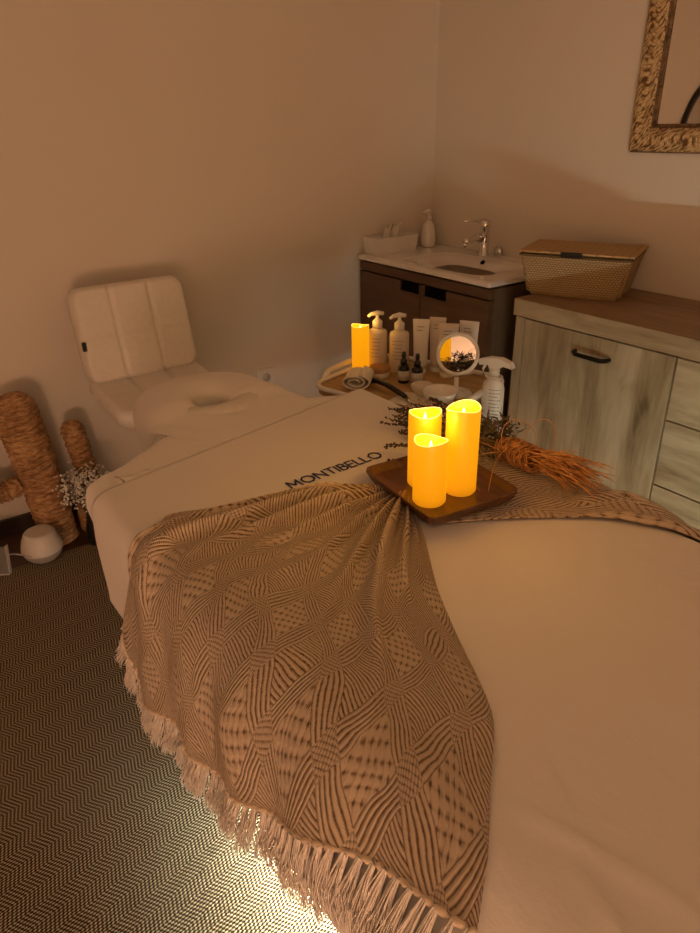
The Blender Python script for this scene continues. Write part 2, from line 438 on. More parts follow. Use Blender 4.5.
obj('headrest_bar', tube([P(-1.28, .76, .65), P(-1.50, .76, .655)], .009), M['blackmetal'], tb)
bm = bmesh.new()
rg = []
for i in range(40):
    a = 2 * PI * i / 40
    rg.append([bm.verts.new(P(-1.655 + (.105 + .042 * math.cos(b)) * math.cos(a), .685 + (.118 + .05 * math.cos(b)) * math.sin(a), .705 + .035 * math.sin(b))) for b in [2 * PI * k / 12 for k in range(12)]])
for i in range(40):
    for k in range(12): bm.faces.new((rg[i][k], rg[(i + 1) % 40][k], rg[(i + 1) % 40][(k + 1) % 12], rg[i][(k + 1) % 12]))
obj('face_cradle', bm, M['pu'], tb)

# fitted cover: rounded outline with a drop
def outline(X0f, X1, Y0, Y1, rc, n=14, step=.02):
    pts = []
    def arc(cx, cy, a0):
        for i in range(n + 1):
            a = a0 + (PI / 2) * i / n; pts.append((cx + rc * math.cos(a), cy + rc * math.sin(a), math.cos(a), math.sin(a)))
    def seg(a, b, nx, ny):
        L = math.dist(a, b); k = int(L / step)
        for i in range(1, k): pts.append((a[0] + (b[0] - a[0]) * i / k, a[1] + (b[1] - a[1]) * i / k, nx, ny))
    xa, xb = X0f(Y0 + rc), X0f(Y1 - rc)
    arc(xa + rc, Y0 + rc, PI); seg((xa + rc, Y0), (X1 - rc, Y0), 0, -1)
    arc(X1 - rc, Y0 + rc, 1.5 * PI); seg((X1, Y0 + rc), (X1, Y1 - rc), 1, 0)
    arc(X1 - rc, Y1 - rc, 0); seg((X1 - rc, Y1), (xb + rc, Y1), 0, 1)
    arc(xb + rc, Y1 - rc, PI / 2); 
    k = int((Y1 - Y0 - 2 * rc) / step)
    for i in range(1, k):
        y = Y1 - rc - (Y1 - Y0 - 2 * rc) * i / k; g_ = (X0f(y + .005) - X0f(y - .005)) / .01
        l = math.hypot(1, g_); pts.append((X0f(y), y, -1 / l, g_ / l))
    return pts
def drape(X0f, off, drop, rc=.07, headflat=False, seed=0):
    bm = bmesh.new(); uv = bm.loops.layers.uv.verify()
    pts = outline(X0f, .56, YO, 1.085, rc); rows = []
    NA, ND = 7, 16
    for (x, y, nx, ny) in pts:
        r = rr(x) if y < .7 else .05
        if nx < -.5: r = .045
        col = []
        for k in range(3):   # a few rows on the flat top
            ins = (r + .10) - .10 * k / 3
            col.append(Vector((x - nx * ins, y - ny * ins, ZT + off)))
        for k in range(NA + 1):
            a = PI / 2 * k / NA; ins = r - (r + off) * math.sin(a)
            col.append(Vector((x - nx * ins, y - ny * ins, ZT - r + (r + off) * math.cos(a))))
        D = drop(x, y, nx, ny); D = max(.012, D - r)
        for k in range(1, ND + 1):
            e = D * k / ND
            rip = .009 * sm(0, .15, e) * noise.noise(Vector((x * 9 + seed, y * 9, seed))) * 2 + .07 * e
            col.append(Vector((x + nx * (off + rip), y + ny * (off + rip), ZT - r - e)))
        rows.append([bm.verts.new(c) for c in col])
    n = len(rows)
    for i in range(n):
        a, b = rows[i], rows[(i + 1) % n]
        for k in range(len(a) - 1): bm.faces.new((a[k + 1], b[k + 1], b[k], a[k]))
    f = bm.faces.new([r_[0] for r_ in rows]); bmesh.ops.triangulate(bm, faces=[f])
    bmesh.ops.recalc_face_normals(bm, faces=bm.faces)
    return bm
def headX(y): return -1.375 - .165 * sm(.24, .58, y) + .07 * sm(.85, 1.08, y)
def drop_u(x, y, nx, ny):
    if y > .9: return .20
    if nx < -.6: return .05
    return .05 + .20 * sm(-1.37, -1.02, x) - .05 * sm(-1.0, -.6, x)
cv = solidify(obj('fitted_cover', drape(headX, .003, drop_u, seed=3), M['cover']), .002)
tag(cv, 'white fitted cover wrapped round the massage table mattress, showing at its head corner', 'bed cover')
def headX2(y): return -1.30 - .22 * (y - .30)
def drop_t(x, y, nx, ny):
    if y > .9: return .17
    if nx < -.6: return .0
    return .045 + .20 * sm(-1.33, -1.05, x) - .045 * sm(-1.0, -.6, x)
FOLDS = [(-.24, .44, .25, .07, .012, .010), (-.17, .40, -.25, .06, .010, .009), (-.30, .47, -.5, .05, .012, .007), (-.10, .47, .1, .10, .016, .008), (-.25, .70, .6, .15, .03, .004), (-.45, .90, -.3, .12, .02, .003), (.0, .60, .9, .15, .02, .004)]
def creases(x, y):
    z = 0
    for (cx, cy, ang, ln, wd, am) in FOLDS:
        a_ = (x - cx) * math.cos(ang) + (y - cy) * math.sin(ang); b_ = -(x - cx) * math.sin(ang) + (y - cy) * math.cos(ang)
        z += am * math.exp(-(a_ / ln) ** 2) * math.exp(-(b_ / wd) ** 2 * (2.5 if b_ > 0 else 1))
    z += .0022 * (noise.noise(Vector((x * 6, y * 9, 4))) + .6)
    k = sm(-.78, -.6, x) * (1 - sm(.62, .9, y) * (1 - sm(-.5, -.3, x)))   # flat under the tray and the throw
    t_ = sm(-.34, -.28, x + .35 * (y - .4)) if y < .55 else 1
    return z * k * t_ * (1 - sm(.95, 1.03, y))
def sheetpt(u, v):
    """v: 0 near hem .. 1 far hem"""
    off = .008
    dn = .235 - .045 * sm(.12, .4, u)
    wtop = 1.085 - YO - .05
    # length along the cross-section
    tot = dn + wtop + .22; s_ = v * tot
    yy = YO + max(0, min(wtop, s_ - dn))
    x = headX2(yy) + (.56 - headX2(yy)) * u
    if s_ < .60:
        d = dn - s_
        x2 = x + (.05 * sm(.1, .22, d)) * (1 - u)
        p = prof(x2, d, off, .035)
        if d > .05:
            p.y -= .003 * sm(.05, .2, d) * (1 + noise.noise(Vector((x2 * 8, 3, d * 2))))
        if d < .03: p.z += creases(x2, p.y) * (1 - sm(-.03, .03, d))
        return p
    e = s_ - dn + (rr(x) - 0)        # the far side
    y = YO + s_ - dn + rr(x) 
    lim = 1.085 - .05
    # shift so that near and far halves meet
    y = min(y, 9)
    if y <= lim:
        return Vector((x, y, ZT + off + creases(x, y)))
    a = (y - lim) / .05
    if a < PI / 2: return Vector((x, lim + (.05 + off) * math.sin(a), ZT - .05 + (.05 + off) * math.cos(a)))
    k = (y - lim) - .05 * PI / 2
    return Vector((x, 1.085 + off + .06 * k, ZT - .05 - k))
sh = solidify(obj('bed_sheet', grid(sheetpt, 220, 150), M['sheet']), .0025)
tag(sh, 'large white sheet with navy lettering spread over the massage table', 'sheet')

# lettering, strokes in letter units (width, polylines)
LET = {
 'M': (.95, [[(0, 0), (.06, 1), (.47, .25), (.88, 1), (.95, 0)]]),
 'O': (1.05, [[(.52 + .52 * math.cos(a * PI / 4 + PI / 8), .5 + .54 * math.sin(a * PI / 4 + PI / 8)) for a in range(9)]]),
 'N': (.8, [[(0, 0), (0, 1), (.8, 0), (.8, 1)]]),
 'T': (.62, [[(0, 1), (.62, 1)], [(.31, 1), (.31, 0)]]),
 'I': (.06, [[(.03, 0), (.03, 1)]]),
 'B': (.55, [[(0, 0), (0, 1), (.36, 1), (.48, .88), (.48, .64), (.36, .53), (0, .53)], [(.36, .53), (.55, .40), (.55, .14), (.40, 0), (0, 0)]]),
 'E': (.5, [[(.5, 1), (0, 1), (0, 0), (.5, 0)], [(0, .5), (.42, .5)]]),
 'L': (.46, [[(0, 1), (0, 0), (.46, 0)]]),
}
def lettering(word, origin, du, dv, cap, gap=.26, wd=.13, lift=(0, 0, 0)):
    bm = bmesh.new(); x = 0; o = Vector(origin); du = Vector(du).normalized(); dv = Vector(dv).normalized()
    for ch in word:
        wid, strokes = LET[ch]
        for st in strokes:
            for a, b in zip(st, st[1:]):
                A = Vector(a); Bv = Vector(b); d = (Bv - A).normalized(); nn = Vector((-d.y, d.x)) * wd / 2
                A = A - d * wd * .4; Bv = Bv + d * wd * .4
                q = [A + nn, A - nn, Bv - nn, Bv + nn]
                lo = [bm.verts.new(o + du * ((x + p.x) * cap) + dv * (p.y * cap)) for p in q]
                bm.faces.new(lo)
        x += wid + gap
    bmesh.ops.recalc_face_normals(bm, faces=bm.faces)
    return bm, x * cap
bm, L = lettering('MONTIBELLO', (-1.068, .600, .7296), (-.03, 1, 0), (-1, -.03, 0), .0265, wd=.15)
print('lettering length', L)
tx = obj('lettering', bm, M['navy'], sh, smooth=False); solidify(tx, .0006, 1); tx['label'] = 'navy MONTIBELLO lettering'

# headrest cover: rings round the breathing hole
out_pts = [(-1.40, .56), (-1.50, .51), (-1.58, .49), (-1.69, .50), (-1.79, .54), (-1.835, .60), (-1.845, .70), (-1.825, .80), (-1.77, .865), (-1.66, .885), (-1.55, .895), (-1.47, .88), (-1.41, .82), (-1.39, .75), (-1.385, .68), (-1.39, .61)]
hc = (-1.620, .680)
pol = sorted([(math.atan2(y - hc[1], x - hc[0]), math.hypot(x - hc[0], y - hc[1])) for x, y in out_pts])
def ro(a):
    a = (a + PI) % (2 * PI) - PI
    ext = [(pol[-1][0] - 2 * PI, pol[-1][1])] + pol + [(pol[0][0] + 2 * PI, pol[0][1])]
    for (a0, r0), (a1, r1) in zip(ext, ext[1:]):
        if a0 <= a <= a1: return r0 + (r1 - r0) * sm(a0, a1, a)
    return pol[0][1]
bm = bmesh.new(); rows = []; NR = 96
for i in range(NR):
    a = 2 * PI * i / NR
    rs = sum(ro(a + k * .12) for k in (-1, 0, 1)) / 3
    rh = 1 / math.sqrt((math.cos(a) / .052) ** 2 + (math.sin(a) / .046) ** 2)
    tow = sm(-1.60, -1.50, hc[0] + rs * math.cos(a))           # towards the table
    col = []
    zc = .748 + .012 * math.cos(a + 2.6)
    for k in range(3): col.append((rh * (1 + .02 * (3 - k)), zc - .085 + .025 * k))
    for k in range(15):
        t = k / 14; r = rh + (rs - rh) * t
        hump = math.sin(PI * min(1, t * (1.0 + .5 * tow))) ** .6 if t * (1 + .5 * tow) < 1 else 0
        z_edge = .712 + .0135 * tow
        z0 = zc - .022
        z = (z0 * (1 - t) + z_edge * t) + .034 * hump * (1 - .75 * tow)
        z = max(z, z_edge) if t > .5 else z
        z += .004 * noise.noise(Vector((math.cos(a) * 3 * t, math.sin(a) * 3 * t, 5)))
        if t > .45: z = z * (1 - tow) + max(z, .7255) * tow * (1 - sm(.8, 1, t)) + .7248 * tow * sm(.8, 1, t)
        col.append((r, z))
    drop = (.11 if math.sin(a) < -.2 and math.cos(a) < .3 else .07) * (1 - tow) 
    zz = col[-1][1]
    for k in range(1, 7): col.append((rs * 1.0 + .010 * math.sin(min(1, k / 2) * PI / 2) - .012 * k / 6 * (1 - tow), zz - drop * k / 6))
    rows.append([bm.verts.new((hc[0] + r * math.cos(a), hc[1] + r * math.sin(a), z)) for r, z in col])
for i in range(NR):
    a, b = rows[i], rows[(i + 1) % NR]
    for k in range(len(a) - 1): bm.faces.new((a[k], a[k + 1], b[k + 1], b[k]))
bmesh.ops.recalc_face_normals(bm, faces=bm.faces)
hcv = solidify(obj('headrest_cover', bm, M['cover']), .002)
tag(hcv, 'white cloth cover with a breathing hole over the face cradle', 'headrest cover')

# ------------------------------------------------------------------ knitted throw
def poly(pts, closed=False):
    L = [0]
    for a, b in zip(pts, pts[1:]): L.append(L[-1] + math.dist(a, b))
    def f(t):
        s = t * L[-1]
        for i in range(len(L) - 1):
            if s <= L[i + 1] + 1e-9:
                k = (s - L[i]) / max(1e-9, L[i + 1] - L[i])
                p0 = pts[max(i - 1, 0)]; p1 = pts[i]; p2 = pts[i + 1]; p3 = pts[min(i + 2, len(pts) - 1)]
                r = []
                for c in range(len(p1)):
                    m1 = (p2[c] - p0[c]) / 2; m2 = (p3[c] - p1[c]) / 2
                    r.append((2 * k**3 - 3 * k**2 + 1) * p1[c] + (k**3 - 2 * k**2 + k) * m1 * .8 + (-2 * k**3 + 3 * k**2) * p2[c] + (k**3 - k**2) * m2 * .8)
                return r
        return list(pts[-1])
    f.length = L[-1]
    return f
hem = poly([(-1.075, .185), (-1.04, .225), (-1.03, .305), (-.91, .275), (-.75, .25), (-.66, .225), (-.52, .165), (-.43, .13), (-.36, .105), (-.29, .09), (-.25, .08)])
top = poly([(-.955, -.425), (-.94, -.437), (-.92, -.443), (-.90, -.435)])
lef = poly([(-1.075, .185), (-1.05, .10), (-1.04, .04), (-1.08, -.02), (-1.105, -.06), (-1.045, -.20), (-.98, -.33), (-.945, -.425)])
rig = poly([(-.25, .08), (-.29, .03), (-.33, -.01), (-.40, -.09), (-.46, -.13), (-.53, -.17), (-.64, -.24), (-.77, -.34), (-.90, -.435)])
def coons(u, v):
    a, b, c, d = hem(u), top(u), lef(v), rig(v)
    p00, p10, p01, p11 = hem(0), hem(1), top(0), top(1)
    return [(1 - v) * a[i] + v * b[i] + (1 - u) * c[i] + u * d[i] - ((1 - u) * (1 - v) * p00[i] + u * (1 - v) * p10[i] + (1 - u) * v * p01[i] + u * v * p11[i]) for i in (0, 1)]
RIDGES = [(.06, .10, .030, .014), (.14, .25, .025, .016), (.22, .18, .030, .017), (.31, .35, .022, .015), (.40, .45, .02, .011), (.55, .40, .02, .010), (.66, .30, .022, .012), (.77, .12, .022, .016), (.88, .35, .02, .010)]
def fold(u, v, d):
    h = 0
    for u0, vs_, wd, amp in RIDGES:
        uu = u0 + .02 * math.sin(4 * v + u0 * 9)
        k = sm(vs_, 1.0, v) ** .55 if v > vs_ else 0
        x = (u - uu) / wd
        # steep on one side, gentle on the other: a fold of cloth
        s = math.exp(-x * x * (3.0 if x > 0 else .6))
        h += 2.6 * amp * k * s * (.45 if u0 < .1 else 1)
    h += .0035 * sm(.55, 1, v) * (1 + math.sin(2 * PI * 16 * u + 3 * v))
    if d > 0: h += .008 * sm(0, .2, d) * (1 + math.sin(2 * PI * (5.5 * u + .1 * math.sin(5 * v))))
    h += .004 * (1 + noise.noise(Vector((u * 7, v * 5, 2))))
    h += .003 * abs(math.sin(u * 30)) * sm(.25, .0, u)
    h *= 1 - .6 * sm(.78, .95, v)
    # press flat where the tray stands on it
    return .010 + h * (1 - .75 * sm(.93, 1, v))
def throwpt(u, v):
    X, d = coons(u, v)
    return prof(X, d, fold(u, v, d) + .001 + .006 * sm(.04, .16, d))
thr = thing('knitted_throw', 'beige and brown diamond knit throw fanned over the near edge of the massage table', 'throw', (0, 0, 0))
NU, NV = 300, 240
bm = grid(throwpt, NU, NV, lambda u, v: (u * 1.16 + .012 * math.sin(9 * v), v * .92))
# the far part: from the bunch, under the tray, over the far edge
def poly3(pts): return poly(pts)
near = poly([(-.93, .742), (-.86, .735), (-.80, .727), (-.735, .83), (-.69, .90), (-.62, .985), (-.53, 1.04), (-.44, 1.09), (-.34, 1.14), (-.30, 1.17)])
far = poly([(-.985, .742), (-.99, .86), (-.97, .98), (-.88, 1.03), (-.78, 1.06), (-.72, 1.11), (-.62, 1.14), (-.52, 1.18), (-.44, 1.24), (-.38, 1.30)])
def farpt(u, v):
    a, b = far(u), near(u)
    x = a[0] + (b[0] - a[0]) * v; y = a[1] + (b[1] - a[1]) * v
    lump = .006 - .004 * sm(.45, .6, u) * sm(.6, 1, v) + .020 * sm(.42, .62, u) * (1 - (2 * v - 1) ** 2) ** .5 + .006 * sm(.3, .6, u) * math.sin(v * 17 + u * 6) + .010 * sm(.5, .7, u) * noise.noise(Vector((x * 14, y * 14, 1)))
    z = ZT + .006 + max(.0, lump)
    if u < .5: z = ZT + .0135
    lim = 1.035; o_ = z - ZT + .003
    if y > lim:
        a = (y - lim) / .05
        if a < PI / 2: return Vector((x, lim + (.05 + o_) * math.sin(a), ZT - .05 + (.05 + o_) * math.cos(a)))
        k = (y - lim) - .05 * PI / 2
        return Vector((x, 1.085 + o_ + .08 * k, ZT - .05 - k))
    return Vector((x, y, z + .003 * sm(.98, 1.035, y)))
bm2 = grid(farpt, 120, 60, lambda u, v: (v * .30, u * .52))
o = obj('knit_cloth', bm, M['knit'], thr); solidify(o, .003, 0)
o = obj('far_end_cloth', bm2, M['knit'], thr); solidify(o, .003, 0)
# rolled knotted hem
bm = bmesh.new(); pts = []
for i in range(161):
    X, d = hem(i / 160); pts.append(prof(X, d, fold(i / 160, 0, d) + .001 + .006 * sm(.04, .16, d) + .002 * math.sin(i * 1.9)))
tube(pts, [.0036 + .0016 * math.sin(i * 2.3) for i in range(161)], 8, bm)
obj('knotted_hem', bm, M['knit'], thr)
# tassels
NT = 56
for t in range(NT):
    u0 = (t + .5) / NT; bm = bmesh.new()
    X0, d0 = hem(u0); big = 1 + .5 * sm(.55, .9, u0)
    L0 = random.uniform(.055, .078) * big; lean = random.uniform(-.012, .010) + .010 * sm(.5, 1, u0)
    for s in range(26):
        spread = random.uniform(-1, 1); ln = L0 * random.uniform(.78, 1.08); ph = random.uniform(0, 6.28)
        path = []
        for k in range(7):
            q = k / 6
            x = X0 + spread * (.0030 + .0065 * q * big * (1 + .5 * sm(.6, .8, u0))) + lean * q + .0030 * math.sin(ph + q * 11) * q
            d = d0 + ln * q
            of = fold(u0, 0, d0) + .003 + .004 * math.sin(ph * 3) * (.4 + q) + .002 * math.sin(ph + 7 * q)
            of += .02 * q * sm(.12, .2, d0)
            path.append(prof(x, d, of + .006 * sm(.04, .16, d0), .0))
        tube(path, [.0011, .0011, .0010, .0010, .0009, .0008, .0004], 3, bm, cap=False)
    obj('tassel', bm, M['fringe'], thr)

# ------------------------------------------------------------------ tray, candles, dried bunch
TZ = ZT + .0175
tr = thing('wooden_tray', 'square reddish wooden tray carrying three lit candles', 'tray', (-.873, .814, TZ), -.10)
def traypt(w_, r_in):
    pass
bm = bmesh.new()
hx, hy = .118, .103
prof_t = [(0.0, 0.0, 'b'), (.80, .0, ''), (.93, .006, ''), (1.0, .022, ''), (1.0, .026, ''), (.965, .026, ''), (.90, .012, ''), (.80, .008, ''), (0, .0075, '')]
rows = []
for k, z, _ in prof_t:
    row = []
    for i in range(64):
        a = 2 * PI * (i + .5) / 64; q = (abs(math.cos(a)) ** 14 + abs(math.sin(a)) ** 14) ** (-1 / 14)
        row.append(bm.verts.new((hx * k * q * math.cos(a), hy * k * q * math.sin(a), z)))
    rows.append(row)
for a, b in zip(rows, rows[1:]):
    for i in range(64): bm.faces.new((a[i], a[(i + 1) % 64], b[(i + 1) % 64], b[i]))
bmesh.ops.remove_doubles(bm, verts=bm.verts, dist=1e-6); bmesh.ops.recalc_face_normals(bm, faces=bm.faces)
auto(obj('tray_board', bm, M['traywood'], tr), .5)

def candle(loc, h, r, label, ang, n=48, power=.60):
    c = thing('pillar_candle', label, 'candle', loc, ang, 'lit pillar candles')
    bm = bmesh.new(); rows = []
    def lip(a): return h + .0028 * math.cos(2 * a) + .0018 * math.cos(a + 1)
    specs = [(.0, 0), (.90, 0), (1.0, .004)] + [(1.0, .004 + (1) * k / 10) for k in range(1, 11)] + [(.97, 'r'), (.90, 'r2'), (.84, 'i'), (.5, 'i2'), (0, 'i3')]
    for k, (s, z) in enumerate(specs):
        row = []
        for i in range(n):
            a = 2 * PI * i / n
            if isinstance(z, str):
                zz = {'r': lip(a) + .002, 'r2': lip(a) + .001, 'i': lip(a) - .006, 'i2': h - .010, 'i3': h - .011}[z]
            elif k > 2: zz = .004 + (lip(a) - .004) * (k - 2) / 10
            else: zz = z
            row.append(bm.verts.new((r * s * math.cos(a), r * s * math.sin(a), zz)))
        rows.append(row)
    for a, b in zip(rows, rows[1:]):
        for i in range(n): bm.faces.new((a[i], a[(i + 1) % n], b[(i + 1) % n], b[i]))
    bmesh.ops.remove_doubles(bm, verts=bm.verts, dist=1e-6); bmesh.ops.recalc_face_normals(bm, faces=bm.faces)
    obj('wax_body', bm, M['candle'], c)
    fb = bmesh.new()
    fr = []
    for (q, z) in [(0, -.018), (.0025, -.013), (.003, -.009), (.0022, -.004), (0, .002)]: fr.append((q, h + z))
    lathe(fr, 12, fb); obj('flame', fb, M['flame'], c)
    rb = bmesh.new(); ring = [(r * .965 * math.cos(2 * PI * i / n), r * .965 * math.sin(2 * PI * i / n), lip(2 * PI * i / n) + .0015) for i in range(n + 1)]
    tube(ring, .0009, 6, rb, cap=False); obj('rim', rb, M['rim'], c)
    l = light('candle_light', 'POINT', (0, 0, h + .030), power, (1.0, .50, .08), .018); l.parent = c
    return c
CZ = TZ + .0085
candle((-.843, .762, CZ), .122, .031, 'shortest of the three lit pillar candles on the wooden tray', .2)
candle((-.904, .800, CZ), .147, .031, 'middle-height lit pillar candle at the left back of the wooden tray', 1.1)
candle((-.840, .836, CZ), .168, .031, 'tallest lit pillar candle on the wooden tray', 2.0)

# dried lavender bunch lying along the far side of the tray
bn = thing('dried_lavender_bunch', 'bunch of dried lavender lying across the far edge of the tray', 'dried flowers', (-.90, .98, ZT + .02))
base = Vector((-.90, .98, ZT + .02))
bs = bmesh.new(); bh = bmesh.new(); tie = Vector((-.84, 1.0, .772)) - base
heads = [(-1.20, .945, .775), (-1.13, .905, .79), (-1.06, .835, .762), (-1.045, .815, .768), (-1.0, .79, .76), (-1.09, .89, .80), (-1.215, 1.03, .76), (-1.15, 1.0, .77), (-1.10, .96, .78), (-1.02, .84, .775), (-1.17, .97, .76), (-1.08, 1.03, .77), (-1.19, 1.06, .75)]
for i in range(64):
    if i < len(heads): e = Vector(heads[i]) - base
    else:
        e = Vector((random.uniform(-1.22, -1.0), random.uniform(.90, 1.09), random.uniform(.745, .775))) - base
    st = tie + Vector((random.uniform(-.01, .01), random.uniform(-.012, .012), random.uniform(-.012, .012)))
    mid = (st + e) / 2 + Vector((random.uniform(-.01, .01), random.uniform(-.01, .02), random.uniform(.0, .02)))
    path = [st.lerp(mid, .5) * .5 + st.lerp(mid, .5) * .5 if False else (st * (1 - t) ** 2 + mid * 2 * t * (1 - t) + e * t * t) for t in [k / 8 for k in range(9)]]
    tube(path, .0008, 4, bs, cap=False)
    d = (path[-1] - path[-2]).normalized()
    for k in range(18):
        q = path[-1] - d * (.0035 * k) + Vector((random.uniform(-1, 1), random.uniform(-1, 1), random.uniform(-1, 1))) * (.0035 * (1 if k % 3 else .5))
        blob(bh, q, random.uniform(.0018, .0032), 1)
tails = bmesh.new()
for i in range(30):
    e = Vector((random.uniform(-.73, -.67), random.uniform(.97, 1.05), random.uniform(.765, .79))) - base
    tube([tie + Vector((0, random.uniform(-.01, .01), random.uniform(-.01, .01))), (tie + e) / 2 + Vector((0, 0, .004)), e], .0011, 4, bs, cap=False)
obj('stems', bs, M['stem'], bn); obj('flower_spikes', bh, M['lavender'], bn)
# leafy dark clump behind the tall candle
bl = bmesh.new()
for i in range(420):
    c = Vector((random.gauss(-.925, .03), random.gauss(1.005, .022), random.uniform(.752, .822))) - base
    d = Vector((random.uniform(-1, 1), random.uniform(-1, 1), random.uniform(-.3, 1))).normalized() * random.uniform(.008, .018)
    s = d.cross(Vector((random.uniform(-1, 1), random.uniform(-1, 1), random.uniform(-1, 1)))).normalized() * .0022
    a = bl.verts.new(c - d); b = bl.verts.new(c + s); e = bl.verts.new(c + d); f = bl.verts.new(c - s); bl.faces.new((a, b, e, f))
obj('dry_leaves', bl, M['moss'], bn, smooth=False)
# straw sprigs catching light between the candles and trolley
bt = bmesh.new()
for i in range(50):
    c = Vector((random.uniform(-1.22, -1.08), random.uniform(1.0, 1.10), random.uniform(.74, .765))) - base
    d = Vector((random.uniform(-1, 1), random.uniform(-1, 1), random.uniform(-.4, .4))).normalized() * random.uniform(.012, .03)
    tube([c - d, c + Vector((0, 0, .003)), c + d], .0008, 4, bt, cap=False)
obj('straw_sprigs', bt, M['raffia'], bn)
# raffia tie: bow wraps and tails
rf = bmesh.new()
for i in range(110):   # loops round the stems
    x = random.uniform(-.875, -.800) + .90; ph = random.uniform(0, 6.28); R1 = random.uniform(.016, .030)
    tilt = random.uniform(-.5, .5)
    path = []
    for k in range(13):
        a = ph + k / 12 * random.choice((4.2, 5.2))
        path.append(Vector((x + .010 * math.sin(a * 1.3 + ph) + tilt * .02 * math.cos(a), .022 + R1 * 1.05 * math.cos(a), .034 + R1 * math.sin(a) * .9)))
    tube(path, .0011, 4, rf, cap=False)
for i in range(170):   # long tails towards the foot of the table
    s = Vector((random.uniform(-.815, -.74), random.uniform(.985, 1.02), random.uniform(.762, .80))) - base
    L_ = random.uniform(.05, .115); e = s + Vector((L_, random.uniform(-.045, .03) * L_ * 9, random.uniform(-.012, .022)))
    m = (s + e) / 2 + Vector((random.uniform(-.01, .01), random.uniform(-.015, .015), random.uniform(.004, .02)))
    tube([s * (1 - t) ** 2 + m * 2 * t * (1 - t) + e * t * t for t in [k / 6 for k in range(7)]], [.0012] * 6 + [.0004], 4, rf, cap=False)
loops = [((-.86, .97, .785), (-.92, 1.00, .86), (-.81, 1.02, .86), (-.80, 1.0, .80)), ((-.86, .97, .78), (-.90, .90, .79), (-.84, .86, .76), (-.80, .85, .757)),
         ((-.85, .98, .79), (-.84, .93, .80), (-.80, .88, .79), (-.79, .862, .757)), ((-.84, 1.0, .79), (-.86, 1.05, .87), (-.79, 1.07, .85), (-.78, 1.02, .80)),
         ((-.86, .97, .78), (-.93, .95, .80), (-.96, .93, .79), (-.98, .92, .775))]
for Lp in loops:
    p = [Vector(q) - base for q in Lp]
    tube([p[0] * (1 - t) ** 3 + p[1] * 3 * t * (1 - t) ** 2 + p[2] * 3 * t * t * (1 - t) + p[3] * t ** 3 for t in [k / 16 for k in range(17)]], .0009, 5, rf, cap=False)
o = obj('raffia_tie', rf, M['raffia'], bn); o['label'] = 'orange raffia tie with loose tails'

# ------------------------------------------------------------------ vanity
VX0, VX1, VY0, VY1, VT = XL + .015, -1.778, 1.86, YB - .002, .855
va = thing('vanity_cabinet', 'brown wooden washbasin cabinet with white ceramic top in the corner', 'cabinet', (-2.18, 2.08, 0))
def Q(x, y, z): return (x + 2.18, y - 2.08, z)
auto(obj('cabinet_body', B(Q(VX0, VY0 + .035, .12), Q(VX1 - .004, VY1, VT - .03)), M['walnut_v'], va))
obj('top_rail', B(Q(VX0, VY0 + .012, .790), Q(VX1 - .006, VY0 + .035, VT - .03), .001), M['walnut'], va, smooth=False)
obj('foot_plinth', B(Q(VX0 + .03, VY0 + .08, .001), Q(VX1 - .03, VY1, .12)), M['black'], va, smooth=False)
def door_with_notch(x0, x1, z0, z1, n0, n1, nd, name):
    bm = bmesh.new()
    for (a, b, c, d) in ((x0, n0, z0, z1), (n1, x1, z0, z1), (n0, n1, z0, z1 - nd)):
        box(bm, Q(a, VY0 + .012, c), Q(b, VY0 + .034, d))
    bmesh.ops.remove_doubles(bm, verts=bm.verts, dist=1e-5)
    dd = obj(name, bm, M['walnut'], va, smooth=False)
    o = obj('finger_pull_shade', B(Q(n0 + .001, VY0 + .0175, z1 - nd + .001), Q(n1 - .002, VY0 + .0335, z1 - .003)), M['hole'], dd, smooth=False)  # black block fills the notch, painting in the shade of the recess
    return dd
door_with_notch(VX0, -2.172, .13, .782, -2.298, -2.166 - .012, .040, 'door')
door_with_notch(-2.166, VX1 - .006, .13, .782, -2.146, -2.015, .040, 'door')
# ceramic top with basin
bcx, bcy, ba, bb = -2.115, 2.055, .255, .145
def basin(u, v):
    x = VX0 + (VX1 - VX0) * u; y = VY0 + (VY1 - VY0) * v
    e = (abs((x - bcx) / ba) ** 4 + abs((y - bcy) / bb) ** 4) ** .25
    z = VT - .038 * (1 - sm(.25, 1.0, e)) - .004 * (1 - sm(.98, 1.06, e))
    edge = min(x - VX0, VX1 - x, y - VY0)
    if edge < .012: z -= .004 * (1 - edge / .012)
    return Vector(Q(x, y, z))
bm = grid(basin, 110, 70)
per = [e for e in bm.edges if e.is_boundary]
ret = bmesh.ops.extrude_edge_only(bm, edges=per)
for v in [x for x in ret['geom'] if isinstance(x, bmesh.types.BMVert)]: v.co.z = VT - .020
bmesh.ops.recalc_face_normals(bm, faces=bm.faces)
o = obj('ceramic_top', bm, M['ceramic'], va)
bh_ = bmesh.new(); lathe([(0, 0), (.0105, 0), (.0105, .003), (0, .003)], 20, bh_)
xform(bh_, Matrix.Translation(Q(-2.115, 2.165, .844)) @ Matrix.Rotation(math.radians(48), 4, 'X'))
oh = obj('overflow_hole', bh_, M['hole'], o)
bh_ = bmesh.new(); lathe([(0, 0), (.022, 0), (.022, .004), (0, .006)], 24, bh_)
obj('drain', xform(bh_, Matrix.Translation(Q(-2.115, 2.055, VT - .0445))), M['chrome'], o)
